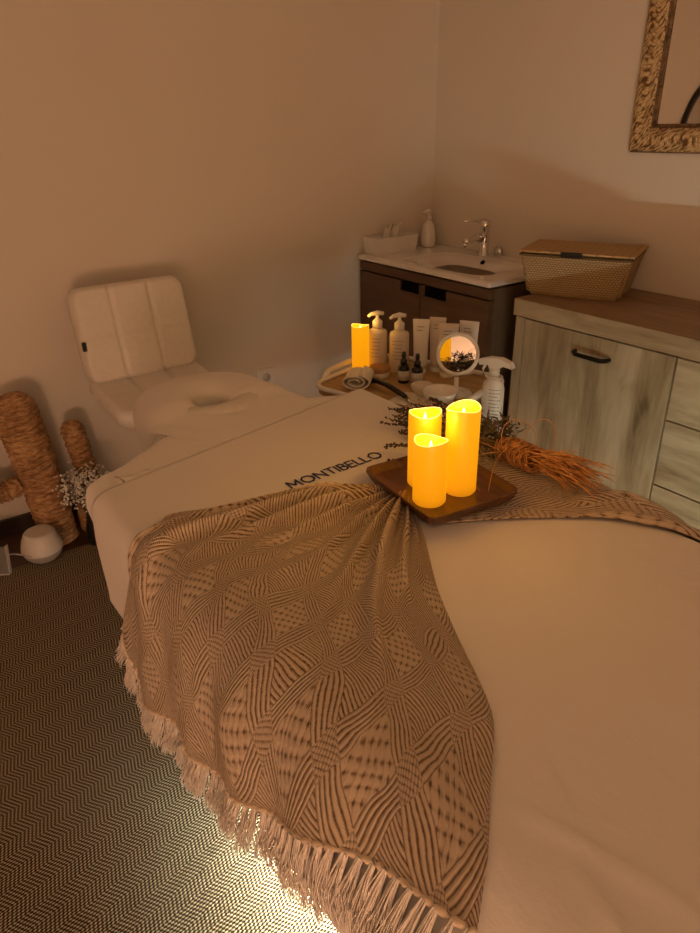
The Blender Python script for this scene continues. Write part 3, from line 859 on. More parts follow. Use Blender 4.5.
# faucet
fa = thing('faucet', 'chrome single-lever faucet at the back of the washbasin', 'faucet', (-2.195, 2.248, VT - .003))
obj('faucet_body', lathe([(0, 0), (.026, 0), (.026, .006), (.022, .009), (.0215, .115), (.023, .118), (.023, .140), (.019, .147), (0, .149)], 28), M['chrome'], fa)
obj('spout', tube([(0, -.01, .070), (0, -.05, .080), (0, -.10, .072), (0, -.115, .066)], [.015, .0145, .0125, .0125], 14), M['chrome'], fa)
obj('aerator', lathe([(0, .048), (.011, .048), (.0115, .064), (0, .066)], 18, cy=-.110), M['chrome'], fa)
obj('lever', tube([(0, .005, .142), (-.02, -.045, .146), (-.028, -.10, .149)], [.009, .0055, .004], 10), M['chrome'], fa)
b_ = bmesh.new(); lathe([(0, 0), (.019, 0), (.021, .01), (.012, .016), (0, .017)], 24, b_)
xform(b_, Matrix.Translation((.052, .040, .022)) @ Matrix.Rotation(PI / 2, 4, 'X'))
obj('drain_knob', b_, M['chrome'], fa)
# soap dispenser
so = thing('soap_dispenser', 'white pump soap dispenser in the corner on the washbasin', 'soap dispenser', (-2.538, 2.230, VT))
obj('bottle_body', lathe([(0, 0), (.030, 0), (.034, .008), (.0355, .03), (.033, .07), (.026, .10), (.014, .115), (.012, .118), (0, .118)], 32), M['ceramic'], so)
obj('pump_collar', lathe([(0, .118), (.013, .118), (.013, .132), (.005, .134), (.005, .152), (0, .152)], 20), M['white'], so)
obj('pump_head', tube([(0, .008, .154), (0, -.01, .156), (0, -.036, .149)], [.011, .009, .005], 12), M['white'], so)
# tissue box
tbx = thing('tissue_box', 'white flared tissue box standing on the left of the washbasin', 'tissue box', (-2.540, 2.010, VT))
bm = bmesh.new(); hx, hy, hz = .052, .118, .070
def frus(bm, hx0, hy0, hx1, hy1, z0, z1, inner=False):
    a = [bm.verts.new((sx * hx0, sy * hy0, z0)) for sx, sy in ((-1, -1), (1, -1), (1, 1), (-1, 1))]
    b = [bm.verts.new((sx * hx1, sy * hy1, z1)) for sx, sy in ((-1, -1), (1, -1), (1, 1), (-1, 1))]
    for i in range(4): bm.faces.new((a[i], a[(i + 1) % 4], b[(i + 1) % 4], b[i]))
    return a, b
a1, b1 = frus(bm, hx - .006, hy - .008, hx, hy, 0, hz); bm.faces.new(list(reversed(a1)))
a2, b2 = frus(bm, hx - .004, hy - .004, hx - .007, hy - .007, hz, hz - .012)
for i in range(4): bm.faces.new((b1[i], b1[(i + 1) % 4], a2[(i + 1) % 4], a2[i]))
bm.faces.new(b2)
obj('box_body', bm, M['white'], tbx, smooth=False)
bm = bmesh.new()
for k in range(4):
    rr_ = random.uniform(.015, .022)
    def tis(u, v, k=k):
        a = u * 2.4 - 1.2 + k * 1.2
        return Vector((.018 * math.sin(a * 2 + k) * (1 - v * .4), -.045 + .055 * u + .02 * v + .012 * k, .055 + .052 * v * (.6 + .6 * abs(math.sin(a + k))) + .004 * math.sin(9 * u)))
    grid(tis, 14, 8, bm=bm)
solidify(obj('tissue', bm, M['paper'], tbx), .0006)

# ------------------------------------------------------------------ credenza
cr = thing('sideboard', 'light oak sideboard with black handle to the right of the washbasin', 'sideboard', (-.95, 2.09, 0))
KX0, KX1, KY0, KT = -1.662, .12, 1.872, .819
def S(x, y, z): return (x + .95, y - 2.09, z)
obj('carcass', B(S(KX0 + .008, KY0 + .028, .03), S(KX1 - .008, YB - .003, KT - .062)), M['oak_v'], cr, smooth=False)
obj('worktop', B(S(KX0, KY0, KT - .060), S(KX1, YB - .003, KT), .002), M['oak_top'], cr, smooth=False)
obj('worktop_edge', B(S(KX0, KY0 - .0015, KT - .059), S(KX1, KY0 + .0003, KT - .001)), M['oak_h'], cr, smooth=False)
obj('side_stile', B(S(KX0 + .008, KY0 + .006, .03), S(KX0 + .048, KY0 + .028, KT - .063)), M['oak_v'], cr, smooth=False)
def handle(xc, zc, parent):
    bm = bmesh.new()
    w_ = .066
    tube([(xc - w_, -.001, zc), (xc - w_ + .004, -.018, zc - .001), (xc - w_ + .018, -.026, zc - .003), (xc + w_ - .018, -.026, zc - .003), (xc + w_ - .004, -.018, zc - .001), (xc + w_, -.001, zc)], .0075, 8, bm)
    xform(bm, Matrix.Translation((.95, KY0 + .006 - 2.09, 0)))
    h = obj('handle', bm, M['blackmetal'], parent); h['label'] = 'black metal handle'
    return h
d_ = obj('door', B(S(KX0 + .052, KY0 + .006, .06), S(-1.042, KY0 + .027, KT - .066), .0012), M['oak_v'], cr, smooth=False)
handle(-1.322, .692, d_)
for z0, z1 in ((.562, KT - .066), (.345, .557), (.06, .340)):
    d_ = obj('drawer', B(S(-1.036, KY0 + .006, z0), S(-.44, KY0 + .027, z1), .0012), M['oak_h'], cr, smooth=False)
    handle(-.738, z1 - .07, d_)
d_ = obj('door', B(S(-.434, KY0 + .006, .06), S(KX1 - .012, KY0 + .027, KT - .066), .0012), M['oak_v'], cr, smooth=False)
handle(-.16, .692, d_)
# wicker basket
bk = thing('wicker_basket', 'rectangular wicker basket with lid standing on the sideboard', 'basket', (-1.575, 2.102, KT), math.radians(24.5))
bm = bmesh.new()
a, b = frus(bm, .157, .105, .187, .122, 0, .140); bm.faces.new(list(reversed(a)))
a2, b2 = frus(bm, .181, .116, .176, .111, .140, .100)
for i in range(4): bm.faces.new((b[i], b[(i + 1) % 4], a2[(i + 1) % 4], a2[i]))
bm.faces.new(b2)
uv = bm.loops.layers.uv.verify(); bm.normal_update()
es = [e for e in bm.edges if abs((e.verts[0].co - e.verts[1].co).z) > .1 and e.verts[0].co.z < .01 or e.verts[1].co.z < .01]
bmesh.ops.bevel(bm, geom=es, offset=.012, segments=3, affect='EDGES'); uvbox(bm)
auto(obj('basket_body', bm, M['basket'], bk), .9)
bm = bmesh.new(); rim = [(sx * .186, sy * .121, .140) for sx, sy in ((-1, -1), (1, -1), (1, 1), (-1, 1), (-1, -1))]
path = []
for p, q in zip(rim, rim[1:]):
    for k in range(12): path.append(Vector(p).lerp(Vector(q), k / 12))
path.append(Vector(rim[0])); tube(path, .0042, 6, bm, cap=False)
obj('basket_rim', bm, M['basket'], bk)
obj('basket_lid', B((-.193, -.128, .1475), (.193, .128, .1565), .003), M['basketlid'], bk, smooth=False)
o = obj('lid_tab', B((-.045, -.134, .139), (.028, -.126, .158), .003), M['black'], bk, smooth=False)

# ------------------------------------------------------------------ wall mirror
wm = thing('wall_mirror', 'rectangular wall mirror in a braided seagrass frame above the sideboard', 'mirror', (-1.21, YB, 1.70))
FX0, FX1, FZ0, FZ1, FW = -1.583 + 1.21, .373, 1.273 - 1.70, .50, .072
def frame_side(a0, a1, horiz, lo):
    bm = bmesh.new(); L_ = a1 - a0
    def f(u, v):
        s = a0 + L_ * u; th = PI * v; c = (1 - math.cos(th)) / 2 * FW; hgt = -.012 - .020 * math.sin(th) ** .5
        m = min(c, FW - c)
        # mitre
        s2 = s
        cc = c if lo else FW - c
        lim0, lim1 = a0 + cc, a1 - cc
        s2 = lim0 + (lim1 - lim0) * u
        if horiz: return Vector((s2, hgt, (FZ0 + c) if lo else (FZ1 - FW + c)))
        return Vector(((FX0 + c) if lo else (FX1 - FW + c), hgt, s2))
    grid(f, 60, 10, lambda u, v: (v * FW + .01, u * L_), bm)
    bmesh.ops.recalc_face_normals(bm, faces=bm.faces); return bm
bm = bmesh.new()
for (a0, a1, hz, lo) in ((FX0, FX1, True, True), (FX0, FX1, True, False), (FZ0, FZ1, False, True), (FZ0, FZ1, False, False)):
    t_ = frame_side(a0, a1, hz, lo); me = bpy.data.meshes.new('x'); t_.to_mesh(me); t_.free(); bm.from_mesh(me); bpy.data.meshes.remove(me)
obj('woven_frame', bm, M['braid'], wm)
bm = bmesh.new()
def rect_loop(x0, x1, z0, z1, y, n=30):
    c = [(x0, z0), (x1, z0), (x1, z1), (x0, z1), (x0, z0)]; out = []
    for p, q in zip(c, c[1:]):
        for k in range(n):
            x = p[0] + (q[0] - p[0]) * k / n; z = p[1] + (q[1] - p[1]) * k / n; out.append(Vector((x, y, z)))
    out.append(out[0].copy()); return out
tube(rect_loop(FX0 + .002, FX1 - .002, FZ0 + .002, FZ1 - .002, -.010), .006, 6, bm, cap=False)
tube(rect_loop(FX0 + FW - .001, FX1 - FW + .001, FZ0 + FW - .001, FZ1 - FW + .001, -.014), .0055, 6, bm, cap=False)
tube(rect_loop(FX0 + FW + .007, FX1 - FW - .007, FZ0 + FW + .007, FZ1 - FW - .007, -.011), .005, 6, bm, cap=False)
obj('rope_edging', bm, M['braidedge'], wm)
obj('mirror_glass', B((FX0 + FW, -.008, FZ0 + FW), (FX1 - FW, -.006, FZ1 - FW)), M['mirror'], wm, smooth=False)
obj('backing', B((FX0 + .004, -.006, FZ0 + .004), (FX1 - .004, -.001, FZ1 - .004)), M['braidedge'], wm, smooth=False)
# round mirror on the left wall (seen in the other mirror only)
rm = thing('round_mirror', 'round black-framed mirror on the left wall, seen only as a reflection', 'mirror', (XL, .02, 1.235))
b_ = lathe([(0, 0), (.35, 0), (.365, .006), (.365, .022), (.345, .022), (.345, .010), (0, .010)], 72)
bm = bmesh.new(); lathe([(.345, .001), (.372, .001), (.372, .024), (.345, .024), (.345, .001)], 72, bm); b_.free()
obj('mirror_frame', xform(bm, Matrix.Rotation(PI / 2, 4, 'Y')), M['black'], rm)
bm = bmesh.new(); lathe([(0, .002), (.346, .002), (.346, .008), (0, .008)], 72, bm)
auto(obj('mirror_glass', xform(bm, Matrix.Rotation(PI / 2, 4, 'Y')), M['mirror'], rm))
# wall socket
ws = thing('wall_socket', 'white wall socket low on the left wall behind the bed head', 'socket', (XL + .001, 1.30, .40))
ws.location = (XL + .0005, 1.36, .385)
obj('socket_plate', B((0, -.04, -.04), (.009, .04, .04), .003), M['white'], ws, smooth=False)
bm = bmesh.new(); lathe([(0, .009), (.019, .009), (.019, .0105), (0, .0105)], 24, bm)
obj('socket_insert', xform(bm, Matrix.Rotation(PI / 2, 4, 'Y')), M['label'], ws)

# ------------------------------------------------------------------ chair
ch = thing('padded_chair', 'white quilted leatherette swivel chair against the left wall', 'chair', (-2.20, .76, .0))
def cushion(nu_cols, nv_rows, W_, H_, T_, rc=.05):
    """quilted slab in the local x (width) / z (height) plane, front towards -y"""
    bm = bmesh.new(); N = 60
    def shp(u, v, side):
        x = (u - .5) * W_; z = (v - .5) * H_
        # rounded corners
        ex, ez = W_ / 2 - rc, H_ / 2 - rc
        if abs(x) > ex and abs(z) > ez:
            dx, dz = abs(x) - ex, abs(z) - ez; q = max(dx, dz); l = math.hypot(dx, dz)
            if l > 1e-6:
                k = q / l; x = math.copysign(ex + dx * k, x); z = math.copysign(ez + dz * k, z)
        pu = abs(math.sin(PI * u * nu_cols)); pv = abs(math.sin(PI * v * nv_rows))
        edge = min(1, min(u, 1 - u) * W_ / .02, min(v, 1 - v) * H_ / .02)
        q = T_ / 2 * (.40 + .60 * (1 - (1 - edge) ** 2)) if edge < 1 else T_ / 2
        if side < 0: q *= (.72 + .28 * min(1, pu * 3.2) ** .6) * (.90 + .10 * min(1, pv * 3) ** .6)
        return Vector((x, side * q, z))
    grid(lambda u, v: shp(u, v, -1), N, N, bm=bm); grid(lambda u, v: shp(u, v, 1), N, N, bm=bm)
    # close the rim
    be = [e for e in bm.edges if e.is_boundary]
    bmesh.ops.bridge_loops(bm, edges=be)
    bmesh.ops.recalc_face_normals(bm, faces=bm.faces)
    return bm
bm = cushion(3, 2, .405, .33, .07)
xform(bm, Matrix.Translation((-.205, .0, .742)) @ Matrix.Rotation(math.radians(-13), 4, 'Y') @ Matrix.Rotation(math.radians(90), 4, 'Z'))
bk_ = obj('backrest', bm, M['pu'], ch)
o = obj('brand_tag', B((-.170, -.199, .708), (-.160, -.186, .738)), M['black'], bk_, smooth=False)
bm = cushion(3, 2, .405, .36, .06)
xform(bm, Matrix.Translation((-.030, 0, .560)) @ Matrix.Rotation(math.radians(90), 4, 'Z') @ Matrix.Rotation(math.radians(-90 + 4), 4, 'X'))
obj('seat', bm, M['pu'], ch)
bm = bmesh.new()
grid(lambda u, v: Vector((-.165 - .055 * math.sin(v * PI / 2) ** 1 + .0, (u - .5) * .35, .56 + .05 * v)), 10, 8, bm=bm)
solidify(obj('back_bend', bm, M['pu'], ch), .04, 0)
obj('pedestal', lathe([(0, .03), (.028, .03), (.028, .30), (.018, .31), (.018, .50), (.07, .505), (0, .506)], 24), M['chrome'], ch)
obj('base_disc', lathe([(0, .012), (.20, .012), (.20, .018), (.05, .032), (0, .034)], 48), M['chrome'], ch)

# ------------------------------------------------------------------ woven cacti, flowers, diffuser, panel
def wound(bm, pts, rad, n=30, rows=190, amp=.011, pitch=.022):
    pts = [Vector(p) for p in pts]; f = poly([tuple(p) for p in pts]); L_ = f.length; rg = []
    for k in range(rows + 1):
        t = k / rows; p = Vector(f(t)); q = Vector(f(min(1, t + .01))); q0 = Vector(f(max(0, t - .01))); d = (q - q0).normalized()
        s = d.cross(Vector((0, 1, 0)))
        if s.length < .1: s = d.cross(Vector((1, 0, 0)))
        s.normalize(); tt = d.cross(s).normalized(); r = rad(t); row = []
        for i in range(n):
            a = 2 * PI * i / n
            w_ = noise.noise(Vector((math.cos(a) * 2, math.sin(a) * 2, t * L_ * 25)))
            st = abs(math.sin(PI * (t * L_ / pitch + .35 * w_ + .15 * math.sin(3 * a))))
            rr_ = max(.0005, r + (amp * (st ** .7 - .5) + .004 * w_) * min(1, r / .03))
            row.append(bm.verts.new(p + (s * math.cos(a) + tt * math.sin(a)) * rr_))
        rg.append(row)
    for a, b in zip(rg, rg[1:]):
        for i in range(n): bm.faces.new((a[i], a[(i + 1) % n], b[(i + 1) % n], b[i]))
    bm.faces.new(rg[0]); bm.faces.new(rg[-1]); bmesh.ops.recalc_face_normals(bm, faces=bm.faces); return bm
def dome(t, r0, r1, end=.88):
    r = r0 + (r1 - r0) * min(1, t / end)
    return r if t < end else r1 * math.sqrt(max(0, 1 - ((t - end) / (1 - end)) ** 2)) + .001
c1 = thing('woven_cactus', 'tall woven straw cactus ornament with side arm against the left wall', 'ornament', (-2.452, .335, 0), 0, 'woven cactus ornaments')
obj('trunk', wound(bmesh.new(), [(0, .035, 0), (0, .02, .2), (0, 0, .42), (-.01, -.02, .585)], lambda t: dome(t, .060, .070, .84)), M['hyacinth'], c1)
obj('arm', wound(bmesh.new(), [(0, -.05, .262), (.0, -.10, .245), (0, -.15, .25), (0, -.175, .29), (0, -.18, .36), (0, -.182, .40)], lambda t: dome(t, .032, .034, .85), rows=70), M['hyacinth'], c1)
c2 = thing('woven_cactus', 'small slim woven straw cactus ornament beside the white flowers', 'ornament', (-2.47, .535, 0), 0, 'woven cactus ornaments')
obj('trunk', wound(bmesh.new(), [(0, -.005, 0), (0, -.015, .2), (0, -.045, .44)], lambda t: dome(t, .07 if t < .3 else .038, .036, .86) if t > .42 else .072 - .034 * sm(.28, .42, t)), M['redpot'], c2)
c2.children[0].data.materials[0] = M['hyacinth']
va2 = thing('flower_vase', 'dark narrow vase holding white gypsophila by the small woven cactus', 'vase', (-2.33, .475, .0))
obj('vase_body', lathe([(0, .001), (.030, .001), (.034, .02), (.034, .07), (.024, .11), (.022, .13), (.019, .13), (.018, .10), (0, .10)], 28), M['black'], va2)
fl = thing('gypsophila_bunch', 'bunch of small white gypsophila flowers in the dark vase', 'flowers', (-2.33, .465, .12))
bs = bmesh.new(); bf = bmesh.new()
for i in range(85):
    a = random.uniform(0, 6.28); rad = random.uniform(.01, .098) ; hh = random.uniform(.05, .17)
    e = Vector((rad * math.cos(a) * .8, rad * math.sin(a), hh)); m = Vector((e.x * .4, e.y * .4, hh * .6))
    tube([(0, 0, -.02), m, e], .0007, 4, bs, cap=False)
    for k in range(9):
        q = e + Vector((random.gauss(0, .012), random.gauss(0, .012), random.gauss(0, .012)))
        tube([m.lerp(e, .6), q], .0004, 3, bs, cap=False); blob(bf, q, random.uniform(.003, .0052), 1)
obj('flower_stems', bs, M['twig'], fl); o = obj('blossoms', bf, M['blossom'], fl); o['kind'] = 'stuff'
sp = thing('round_diffuser', 'round white diffuser with flat slanted top on the floor before the woven cactus', 'diffuser', (-2.325, .285, .0105), -.2)
sp.scale = (.95, .95, 1)
auto(obj('upper_shell', lathe([(.072, .046), (.0735, .050), (.0725, .062), (.066, .085), (.056, .108), (.050, .114), (.046, .1155), (.0, .1155)], 48), M['speaker'], sp), .35)
o = obj('lower_shell', lathe([(0, 0), (.032, 0), (.046, .008), (.063, .024), (.071, .042), (.072, .0455), (0, .0455)], 48), M['speaker_lo'], sp); o['label'] = 'greyer lower shell'
bm = bmesh.new()
for k, (w_) in enumerate((.004, .003, .004, .002, .004, .003, .004)):
    a = math.radians(-62 + 5.0 * k)
    p = Vector((.0735 * math.cos(a), .0735 * math.sin(a), .053)); t_ = Vector((-math.sin(a), math.cos(a), 0)); n_ = Vector((math.cos(a), math.sin(a), 0)) * .0004
    q = [p - t_ * w_ / 2 + n_, p + t_ * w_ / 2 + n_, p + t_ * w_ / 2 + n_ + Vector((0, 0, .0045)), p - t_ * w_ / 2 + n_ + Vector((0, 0, .0045))]
    bm.faces.new([bm.verts.new(x) for x in q])
obj('lettering', bm, M['print'], sp, smooth=False)
cb = obj('power_cable', tube([(-2.40, .235, .006), (-2.44, .20, .0035), (-2.47, .12, .0035), (-2.50, .02, .0035), (-2.53, -.10, .0035)], .0028, 8), M['wick'])
tag(cb, 'white power cable running from the round diffuser along the dark floor', 'cable')
pn = thing('picture_panel', 'dark panel with pale rim leaning at the left edge of the photo', 'panel', (-2.36, .06, .0115), math.radians(20), rot=(math.radians(-12), 0, math.radians(60)))
obj('panel_board', B((-.12, -.008, .004), (.12, .008, .10), .002), M['greypanel'], pn, smooth=False)
obj('panel_rim', B((-.1205, -.010, .0), (.1205, .010, .004)), M['label'], pn, smooth=False)
obj('side_rim', B((.1205, -.010, .004), (.1225, .010, .104)), M['label'], pn, smooth=False)

# ------------------------------------------------------------------ trolley with products
ZS = .64
ty = thing('service_trolley', 'small rounded service trolley holding beauty products behind the bed', 'trolley', (-1.585, 1.335, 0), .28)
def rrect(hx, hy, rc, n=8):
    out = []
    for (cx, cy, a0) in ((hx - rc, hy - rc, 0), (-hx + rc, hy - rc, PI / 2), (-hx + rc, -hy + rc, PI), (hx - rc, -hy + rc, 1.5 * PI)):
        for i in range(n + 1):
            a = a0 + PI / 2 * i / n; out.append((cx + rc * math.cos(a), cy + rc * math.sin(a)))
    return out
def slab(hx, hy, rc, z0, z1):
    bm = bmesh.new(); p = rrect(hx, hy, rc); lo = [bm.verts.new((x, y, z0)) for x, y in p]; hi = [bm.verts.new((x, y, z1)) for x, y in p]
    bm.faces.new(list(reversed(lo))); bm.faces.new(hi); n = len(p)
    for i in range(n): bm.faces.new((lo[i], lo[(i + 1) % n], hi[(i + 1) % n], hi[i]))
    return bm
HXt, HYt = .235, .205
for z in (ZS - .016, .33):
    o = obj('shelf', slab(HXt, HYt, .06, z, z + .016), M['trolleywood'], ty, smooth=False)
for z in (ZS + .006, .352):
    p = rrect(HXt, HYt, .06); p = [(x, y, z) for x, y in p]; p.append(p[0])
    obj('rim', tube(p, .008, 8, cap=False), M['white'], ty)
for s in (-1, 1):   # curved end hoops
    x0 = s * (HXt + .006)
    obj('end_handle', tube([(x0, -.13, ZS - .02), (x0 + s * .004, -.13, ZS + .010), (x0 + s * .008, -.10, ZS + .022), (x0 + s * .010, 0, ZS + .026), (x0 + s * .008, .10, ZS + .022), (x0 + s * .004, .13, ZS + .010), (x0, .13, ZS - .02)], .010, 10), M['white'], ty)
for sx in (-1, 1):
    for sy in (-1, 1):
        obj('post', tube([(sx * (HXt - .035), sy * (HYt - .035), .055), (sx * (HXt - .035), sy * (HYt - .035), ZS - .016)], .010, 12), M['white'], ty)
        bmc = bmesh.new(); lathe([(0, -.009), (.022, -.009), (.022, .009), (0, .009)], 20, bmc)
        xform(bmc, Matrix.Translation((sx * (HXt - .035), sy * (HYt - .035), .0325)) @ Matrix.Rotation(PI / 2, 4, 'X'))
        obj('caster', bmc, M['black'], ty)

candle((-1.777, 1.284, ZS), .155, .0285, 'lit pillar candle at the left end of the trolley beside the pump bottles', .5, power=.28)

def textlines(parent, w_, z0, n, r, gap=.008, a0=-55, seedy=1):
    """rows of small grey print wrapped on a cylinder of radius r facing the camera"""
    rnd = random.Random(seedy); bm = bmesh.new()
    for k in range(n):
        z = z0 - gap * k; a = math.radians(a0 - w_ / 2 * rnd.uniform(.6, 1)); end = math.radians(a0 + w_ / 2 * rnd.uniform(.5, 1))
        while a < end:
            da = rnd.uniform(.03, .09)
            q = [(a, z), (a + da, z), (a + da, z + .0022), (a, z + .0022)]
            bm.faces.new([bm.verts.new((r * math.cos(t), r * math.sin(t), zz)) for t, zz in q]); a += da + .035
    return obj('label_print', bm, M['print'], parent, smooth=False)
def pump_bottle(loc, label, seed):
    b = thing('pump_bottle', label, 'bottle', loc, .1, 'white pump bottles')
    obj('bottle_body', lathe([(0, 0), (.029, 0), (.032, .004), (.032, .122), (.030, .130), (.015, .137), (.013, .139), (0, .139)], 36), M['offwhite'], b)
    obj('collar', lathe([(0, .139), (.0165, .139), (.0165, .160), (.012, .164), (.006, .170), (.005, .182), (0, .182)], 24), M['white'], b)
    obj('pump_head', tube([(.010, .018, .183), (.0, .0, .187), (-.010, -.018, .184), (-.016, -.028, .177)], [.006, .008, .006, .004], 10), M['white'], b)
    textlines(b, 70, .108, 6, .0323, .012, -55, seed)
    return b
pump_bottle((-1.775, 1.352, ZS), 'white pump bottle right behind the lit candle on the trolley', 1)
pump_bottle((-1.708, 1.390, ZS), 'white pump bottle between the other pump bottle and the standing tubes', 2)
jr = thing('lidded_jar', 'small pale jar with a wooden lid between the two pump bottles', 'jar', (-1.702, 1.305, ZS))
obj('jar_body', lathe([(0, 0), (.028, 0), (.031, .004), (.031, .020), (0, .020)], 32), M['offwhite'], jr)
obj('lid', lathe([(0, .0205), (.0325, .0205), (.034, .023), (.034, .033), (.032, .0355), (0, .036)], 32), M['bamboo'], jr)
def dropper(loc, label):
    b = thing('dropper_bottle', label, 'bottle', loc, 0, 'dark dropper bottles')
    obj('glass_body', lathe([(0, 0), (.0165, 0), (.018, .003), (.018, .048), (.015, .055), (.009, .060), (0, .060)], 28), M['amber'], b)
    obj('paper_label', lathe([(.0183, .010), (.0184, .010), (.0184, .041), (.0183, .041), (.0183, .010)], 28), M['label'], b)
    obj('dropper_cap', lathe([(0, .0605), (.0105, .0605), (.0105, .074), (.0065, .077), (.0065, .084), (.0075, .088), (.006, .098), (0, .101)], 20), M['black'], b)
    return b
dropper((-1.613, 1.332, ZS), 'dark dropper bottle, left of the pair standing before the tubes')
dropper((-1.571, 1.352, ZS), 'dark dropper bottle, right of the pair standing before the tubes')
def cos_tube(loc, h, w_, rot, label, mat, seed):
    t = thing('cosmetic_tube', label, 'tube', loc, rot, 'standing cosmetic tubes'); bm = bmesh.new(); rows = []; n = 28
    for k in range(13):
        q = k / 12; z = .020 + (h - .020) * q; rx = w_ * .40 * (1 - q) + w_ * .52 * q; ry = w_ * .40 * (1 - q) ** .8 + .0015
        rows.append([bm.verts.new((rx * math.cos(2 * PI * i / n), ry * math.sin(2 * PI * i / n), z)) for i in range(n)])
    for a, b in zip(rows, rows[1:]):
        for i in range(n): bm.faces.new((a[i], a[(i + 1) % n], b[(i + 1) % n], b[i]))
    bm.faces.new(rows[0]); bm.faces.new(rows[-1]); bmesh.ops.recalc_face_normals(bm, faces=bm.faces)
    obj('tube_body', bm, mat, t)
    obj('cap', lathe([(0, 0), (w_ * .36, 0), (w_ * .37, .002), (w_ * .37, .0198), (0, .0198)], 28), M['white'], t)
    rnd = random.Random(seed); bm = bmesh.new()
    for z in (h * .86, h * .80):
        x = -w_ * .22
        q = (z - .02) / (h - .02); y = -(w_ * .40 * (1 - q) ** .8 + .0015) - .0006
        while x < w_ * .2 * rnd.uniform(.3, 1):
            d = rnd.uniform(.0015, .004); bm.faces.new([bm.verts.new(p) for p in ((x, y, z), (x + d, y, z), (x + d, y, z + .003), (x, y, z + .003))]); x += d + .0012
    obj('label_print', bm, M['print'], t, smooth=False)
    return t
cos_tube((-1.650, 1.432, ZS), .178, .052, .75, 'cosmetic tube standing leftmost in the row of tubes on the trolley', M['whitetube'], 3)
cos_tube((-1.634, 1.488, ZS), .178, .052, .65, 'cosmetic tube standing second from left in the row of tubes', M['offwhite'], 4)
cos_tube((-1.572, 1.478, ZS), .172, .062, .75, 'widest cosmetic tube standing directly left of the round table mirror', M['offwhite'], 5)
cos_tube((-1.553, 1.548, ZS), .172, .062, .5, 'cosmetic tube standing behind the round table mirror', M['whitetube'], 6)
# round table mirror
mr = thing('table_mirror', 'round white-framed table mirror reflecting a candle on the trolley', 'mirror', (-1.43, 1.385, ZS), 0)
obj('mirror_stand', lathe([(0, 0), (.045, 0), (.048, .004), (.044, .009), (.010, .014), (.007, .03), (.007, .055), (0, .056)], 36), M['white'], mr)
frm = Matrix.Translation((0, 0, .125)) @ Vector((.738, -.650, .19)).to_track_quat('Z', 'Y').to_matrix().to_4x4()
bm = bmesh.new(); lathe([(0, -.008), (.058, -.008), (.063, -.003), (.063, .004), (.058, .007), (.053, .006), (.052, .001), (0, .001)], 48, bm)
mf = obj('mirror_frame', xform(bm, frm), M['white'], mr)
bm = bmesh.new(); lathe([(0, .0015), (.0525, .0015), (.0525, .0028), (0, .0028)], 48, bm)
auto(obj('mirror_glass', xform(bm, frm), M['mirror'], mf))
# bowls, towel, tool, cloth
def bowl(loc, r, h, name, label, mat):
    b = thing(name, label, 'bowl', loc)
    obj('bowl_body', lathe([(0, 0), (r * .5, 0), (r * .55, .003), (r * .85, h * .45), (r * .99, h * .92), (r, h), (r * .97, h + .001), (r * .93, h * .92), (r * .78, h * .5), (r * .4, .008), (0, .007)], 40), mat, b); return b
wb = bowl((-1.392, 1.285, ZS + .002), .052, .046, 'mixing_bowl', 'larger glossy white bowl with grey lettering in front of the round mirror', M['ceramic'])
bm = bmesh.new()
for k in range(9):
    a = math.radians(-78 + 5.4 * k); r = .0500; p = Vector((r * math.cos(a), r * math.sin(a), .028)); t_ = Vector((-math.sin(a), math.cos(a), 0)) * (.0016 if k % 3 else .0022); u_ = Vector((math.cos(a) * .25, math.sin(a) * .25, 1)).normalized() * .006
    bm.faces.new([bm.verts.new(x) for x in (p - t_, p + t_, p + t_ + u_, p - t_ + u_)])
obj('lettering', bm, M['print'], wb, smooth=False)
bowl((-1.487, 1.300, ZS + .002), .034, .032, 'small_bowl', 'small pale bowl between the dropper bottles and the larger bowl', M['offwhite'])
tw = thing('rolled_towel', 'small rolled white towel in front of the candle on the trolley', 'towel', (-1.672, 1.195, ZS + .002), .62)
bm = bmesh.new()
sec = []
for k in range(60):
    a = k / 59 * 4.4 * PI; r = .008 + .0200 * k / 59
    sec.append((r * math.cos(a) * 1.7, .026 + r * .9 * math.sin(a)))
uvn = len(sec)
grid(lambda u, v: Vector((sec[min(uvn - 1, int(round(u * (uvn - 1))))][0] , (v - .5) * .095 + .002 * math.sin(u * 30), max(.001, sec[min(uvn - 1, int(round(u * (uvn - 1))))][1]))), uvn - 1, 14, bm=bm)
xform(bm, Matrix.Rotation(.15, 4, 'Z'))
solidify(obj('towel_roll', bm, M['towel'], tw), .004, 0)
tl = thing('massage_tool', 'black handled tool with metal tip lying at the front of the trolley', 'tool', (-1.555, 1.235, ZS + .012), 0)
obj('grip', tube([(-.095, -.005, .004), (-.07, .0, .012), (-.02, .0, .012), (.08, -.008, .004)], [.009, .0095, .0085, .007], 12), M['black'], tl)
obj('head', lathe([(0, 0), (.010, 0), (.013, .006), (.010, .016), (0, .018)], 20, cx=-.103, cy=-.010), M['chrome'], tl)
obj('metal_neck', tube([(.08, -.008, .004), (.115, -.018, .0), (.145, -.03, -.004)], [.006, .0035, .0035], 10), M['chrome'], tl)
pc = bmesh.new()
grid(lambda u, v: Vector((-.10 + .20 * u + .01 * v, -.055 + .11 * v, .0015 + .004 * abs(math.sin(7 * u + 3 * v)))), 24, 14, bm=pc)
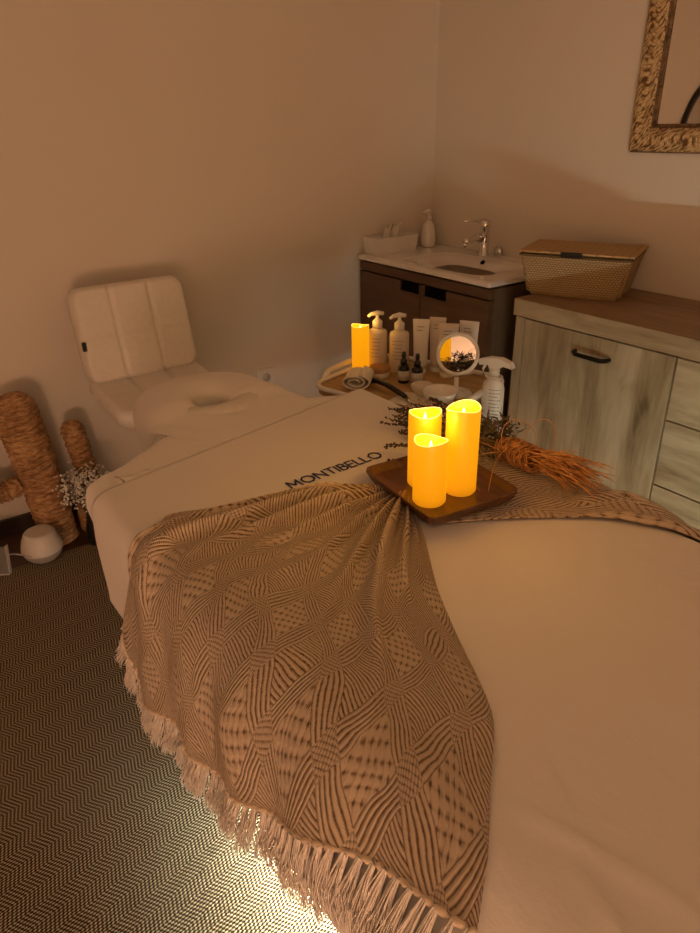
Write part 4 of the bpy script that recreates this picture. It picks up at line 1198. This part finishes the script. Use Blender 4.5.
o = solidify(obj('paper_napkin', pc, M['paper'], None, (-1.43, 1.262, ZS), rot=(0, 0, .35)), .0008)
o.location.z = ZS + .0
tag(o, 'creased white paper napkin under the two bowls on the trolley', 'napkin')
# put the bowls on the napkin
# spray bottle hanging at the trolley end
sb = thing('spray_bottle', 'white trigger spray bottle with printed label at the right end of the trolley', 'spray bottle', (-1.318, 1.425, ZS - .105), .2)
obj('bottle_body', lathe([(0, 0), (.030, 0), (.034, .005), (.034, .150), (.030, .165), (.016, .178), (.013, .190), (0, .190)], 32, ell=.75), M['white'], sb)
obj('collar', lathe([(0, .1905), (.015, .1905), (.015, .206), (0, .207)], 20), M['white'], sb)
bm = bmesh.new()
pts = [(-.045, .212), (-.052, .226), (-.02, .238), (.02, .242), (.052, .234), (.060, .219), (.030, .222), (.012, .207), (-.012, .207), (-.018, .218)]
lo = [bm.verts.new((x, -.011, z)) for x, z in pts]; hi = [bm.verts.new((x, .011, z)) for x, z in pts]
bm.faces.new(lo); bm.faces.new(list(reversed(hi)))
for i in range(len(pts)): bm.faces.new((lo[i], lo[(i + 1) % len(pts)], hi[(i + 1) % len(pts)], hi[i]))
bmesh.ops.recalc_face_normals(bm, faces=bm.faces)
obj('spray_head', bm, M['white'], sb, smooth=False)
obj('trigger', tube([(-.030, 0, .215), (-.038, 0, .200), (-.036, 0, .180)], [.005, .004, .003], 8), M['white'], sb)
bm = bmesh.new(); rnd = random.Random(4)
for k in range(12):
    z = .150 - .0105 * k; a = math.radians(-85); end = math.radians(-25 - rnd.uniform(0, 22))
    while a < end:
        da = rnd.uniform(.05, .12); r1 = .0346
        bm.faces.new([bm.verts.new((r1 * math.cos(t), r1 * .76 * math.sin(t), zz)) for t, zz in ((a, z), (a + da, z), (a + da, z + .0026), (a, z + .0026))]); a += da + .05
obj('label_print', bm, M['print'], sb, smooth=False)
obj('hanger_ring', tube([(.0 + .024 * math.cos(t), .0 + .020 * math.sin(t), .183) for t in [2 * PI * k / 24 for k in range(25)]], .003, 6, cap=False), M['white'], sb)
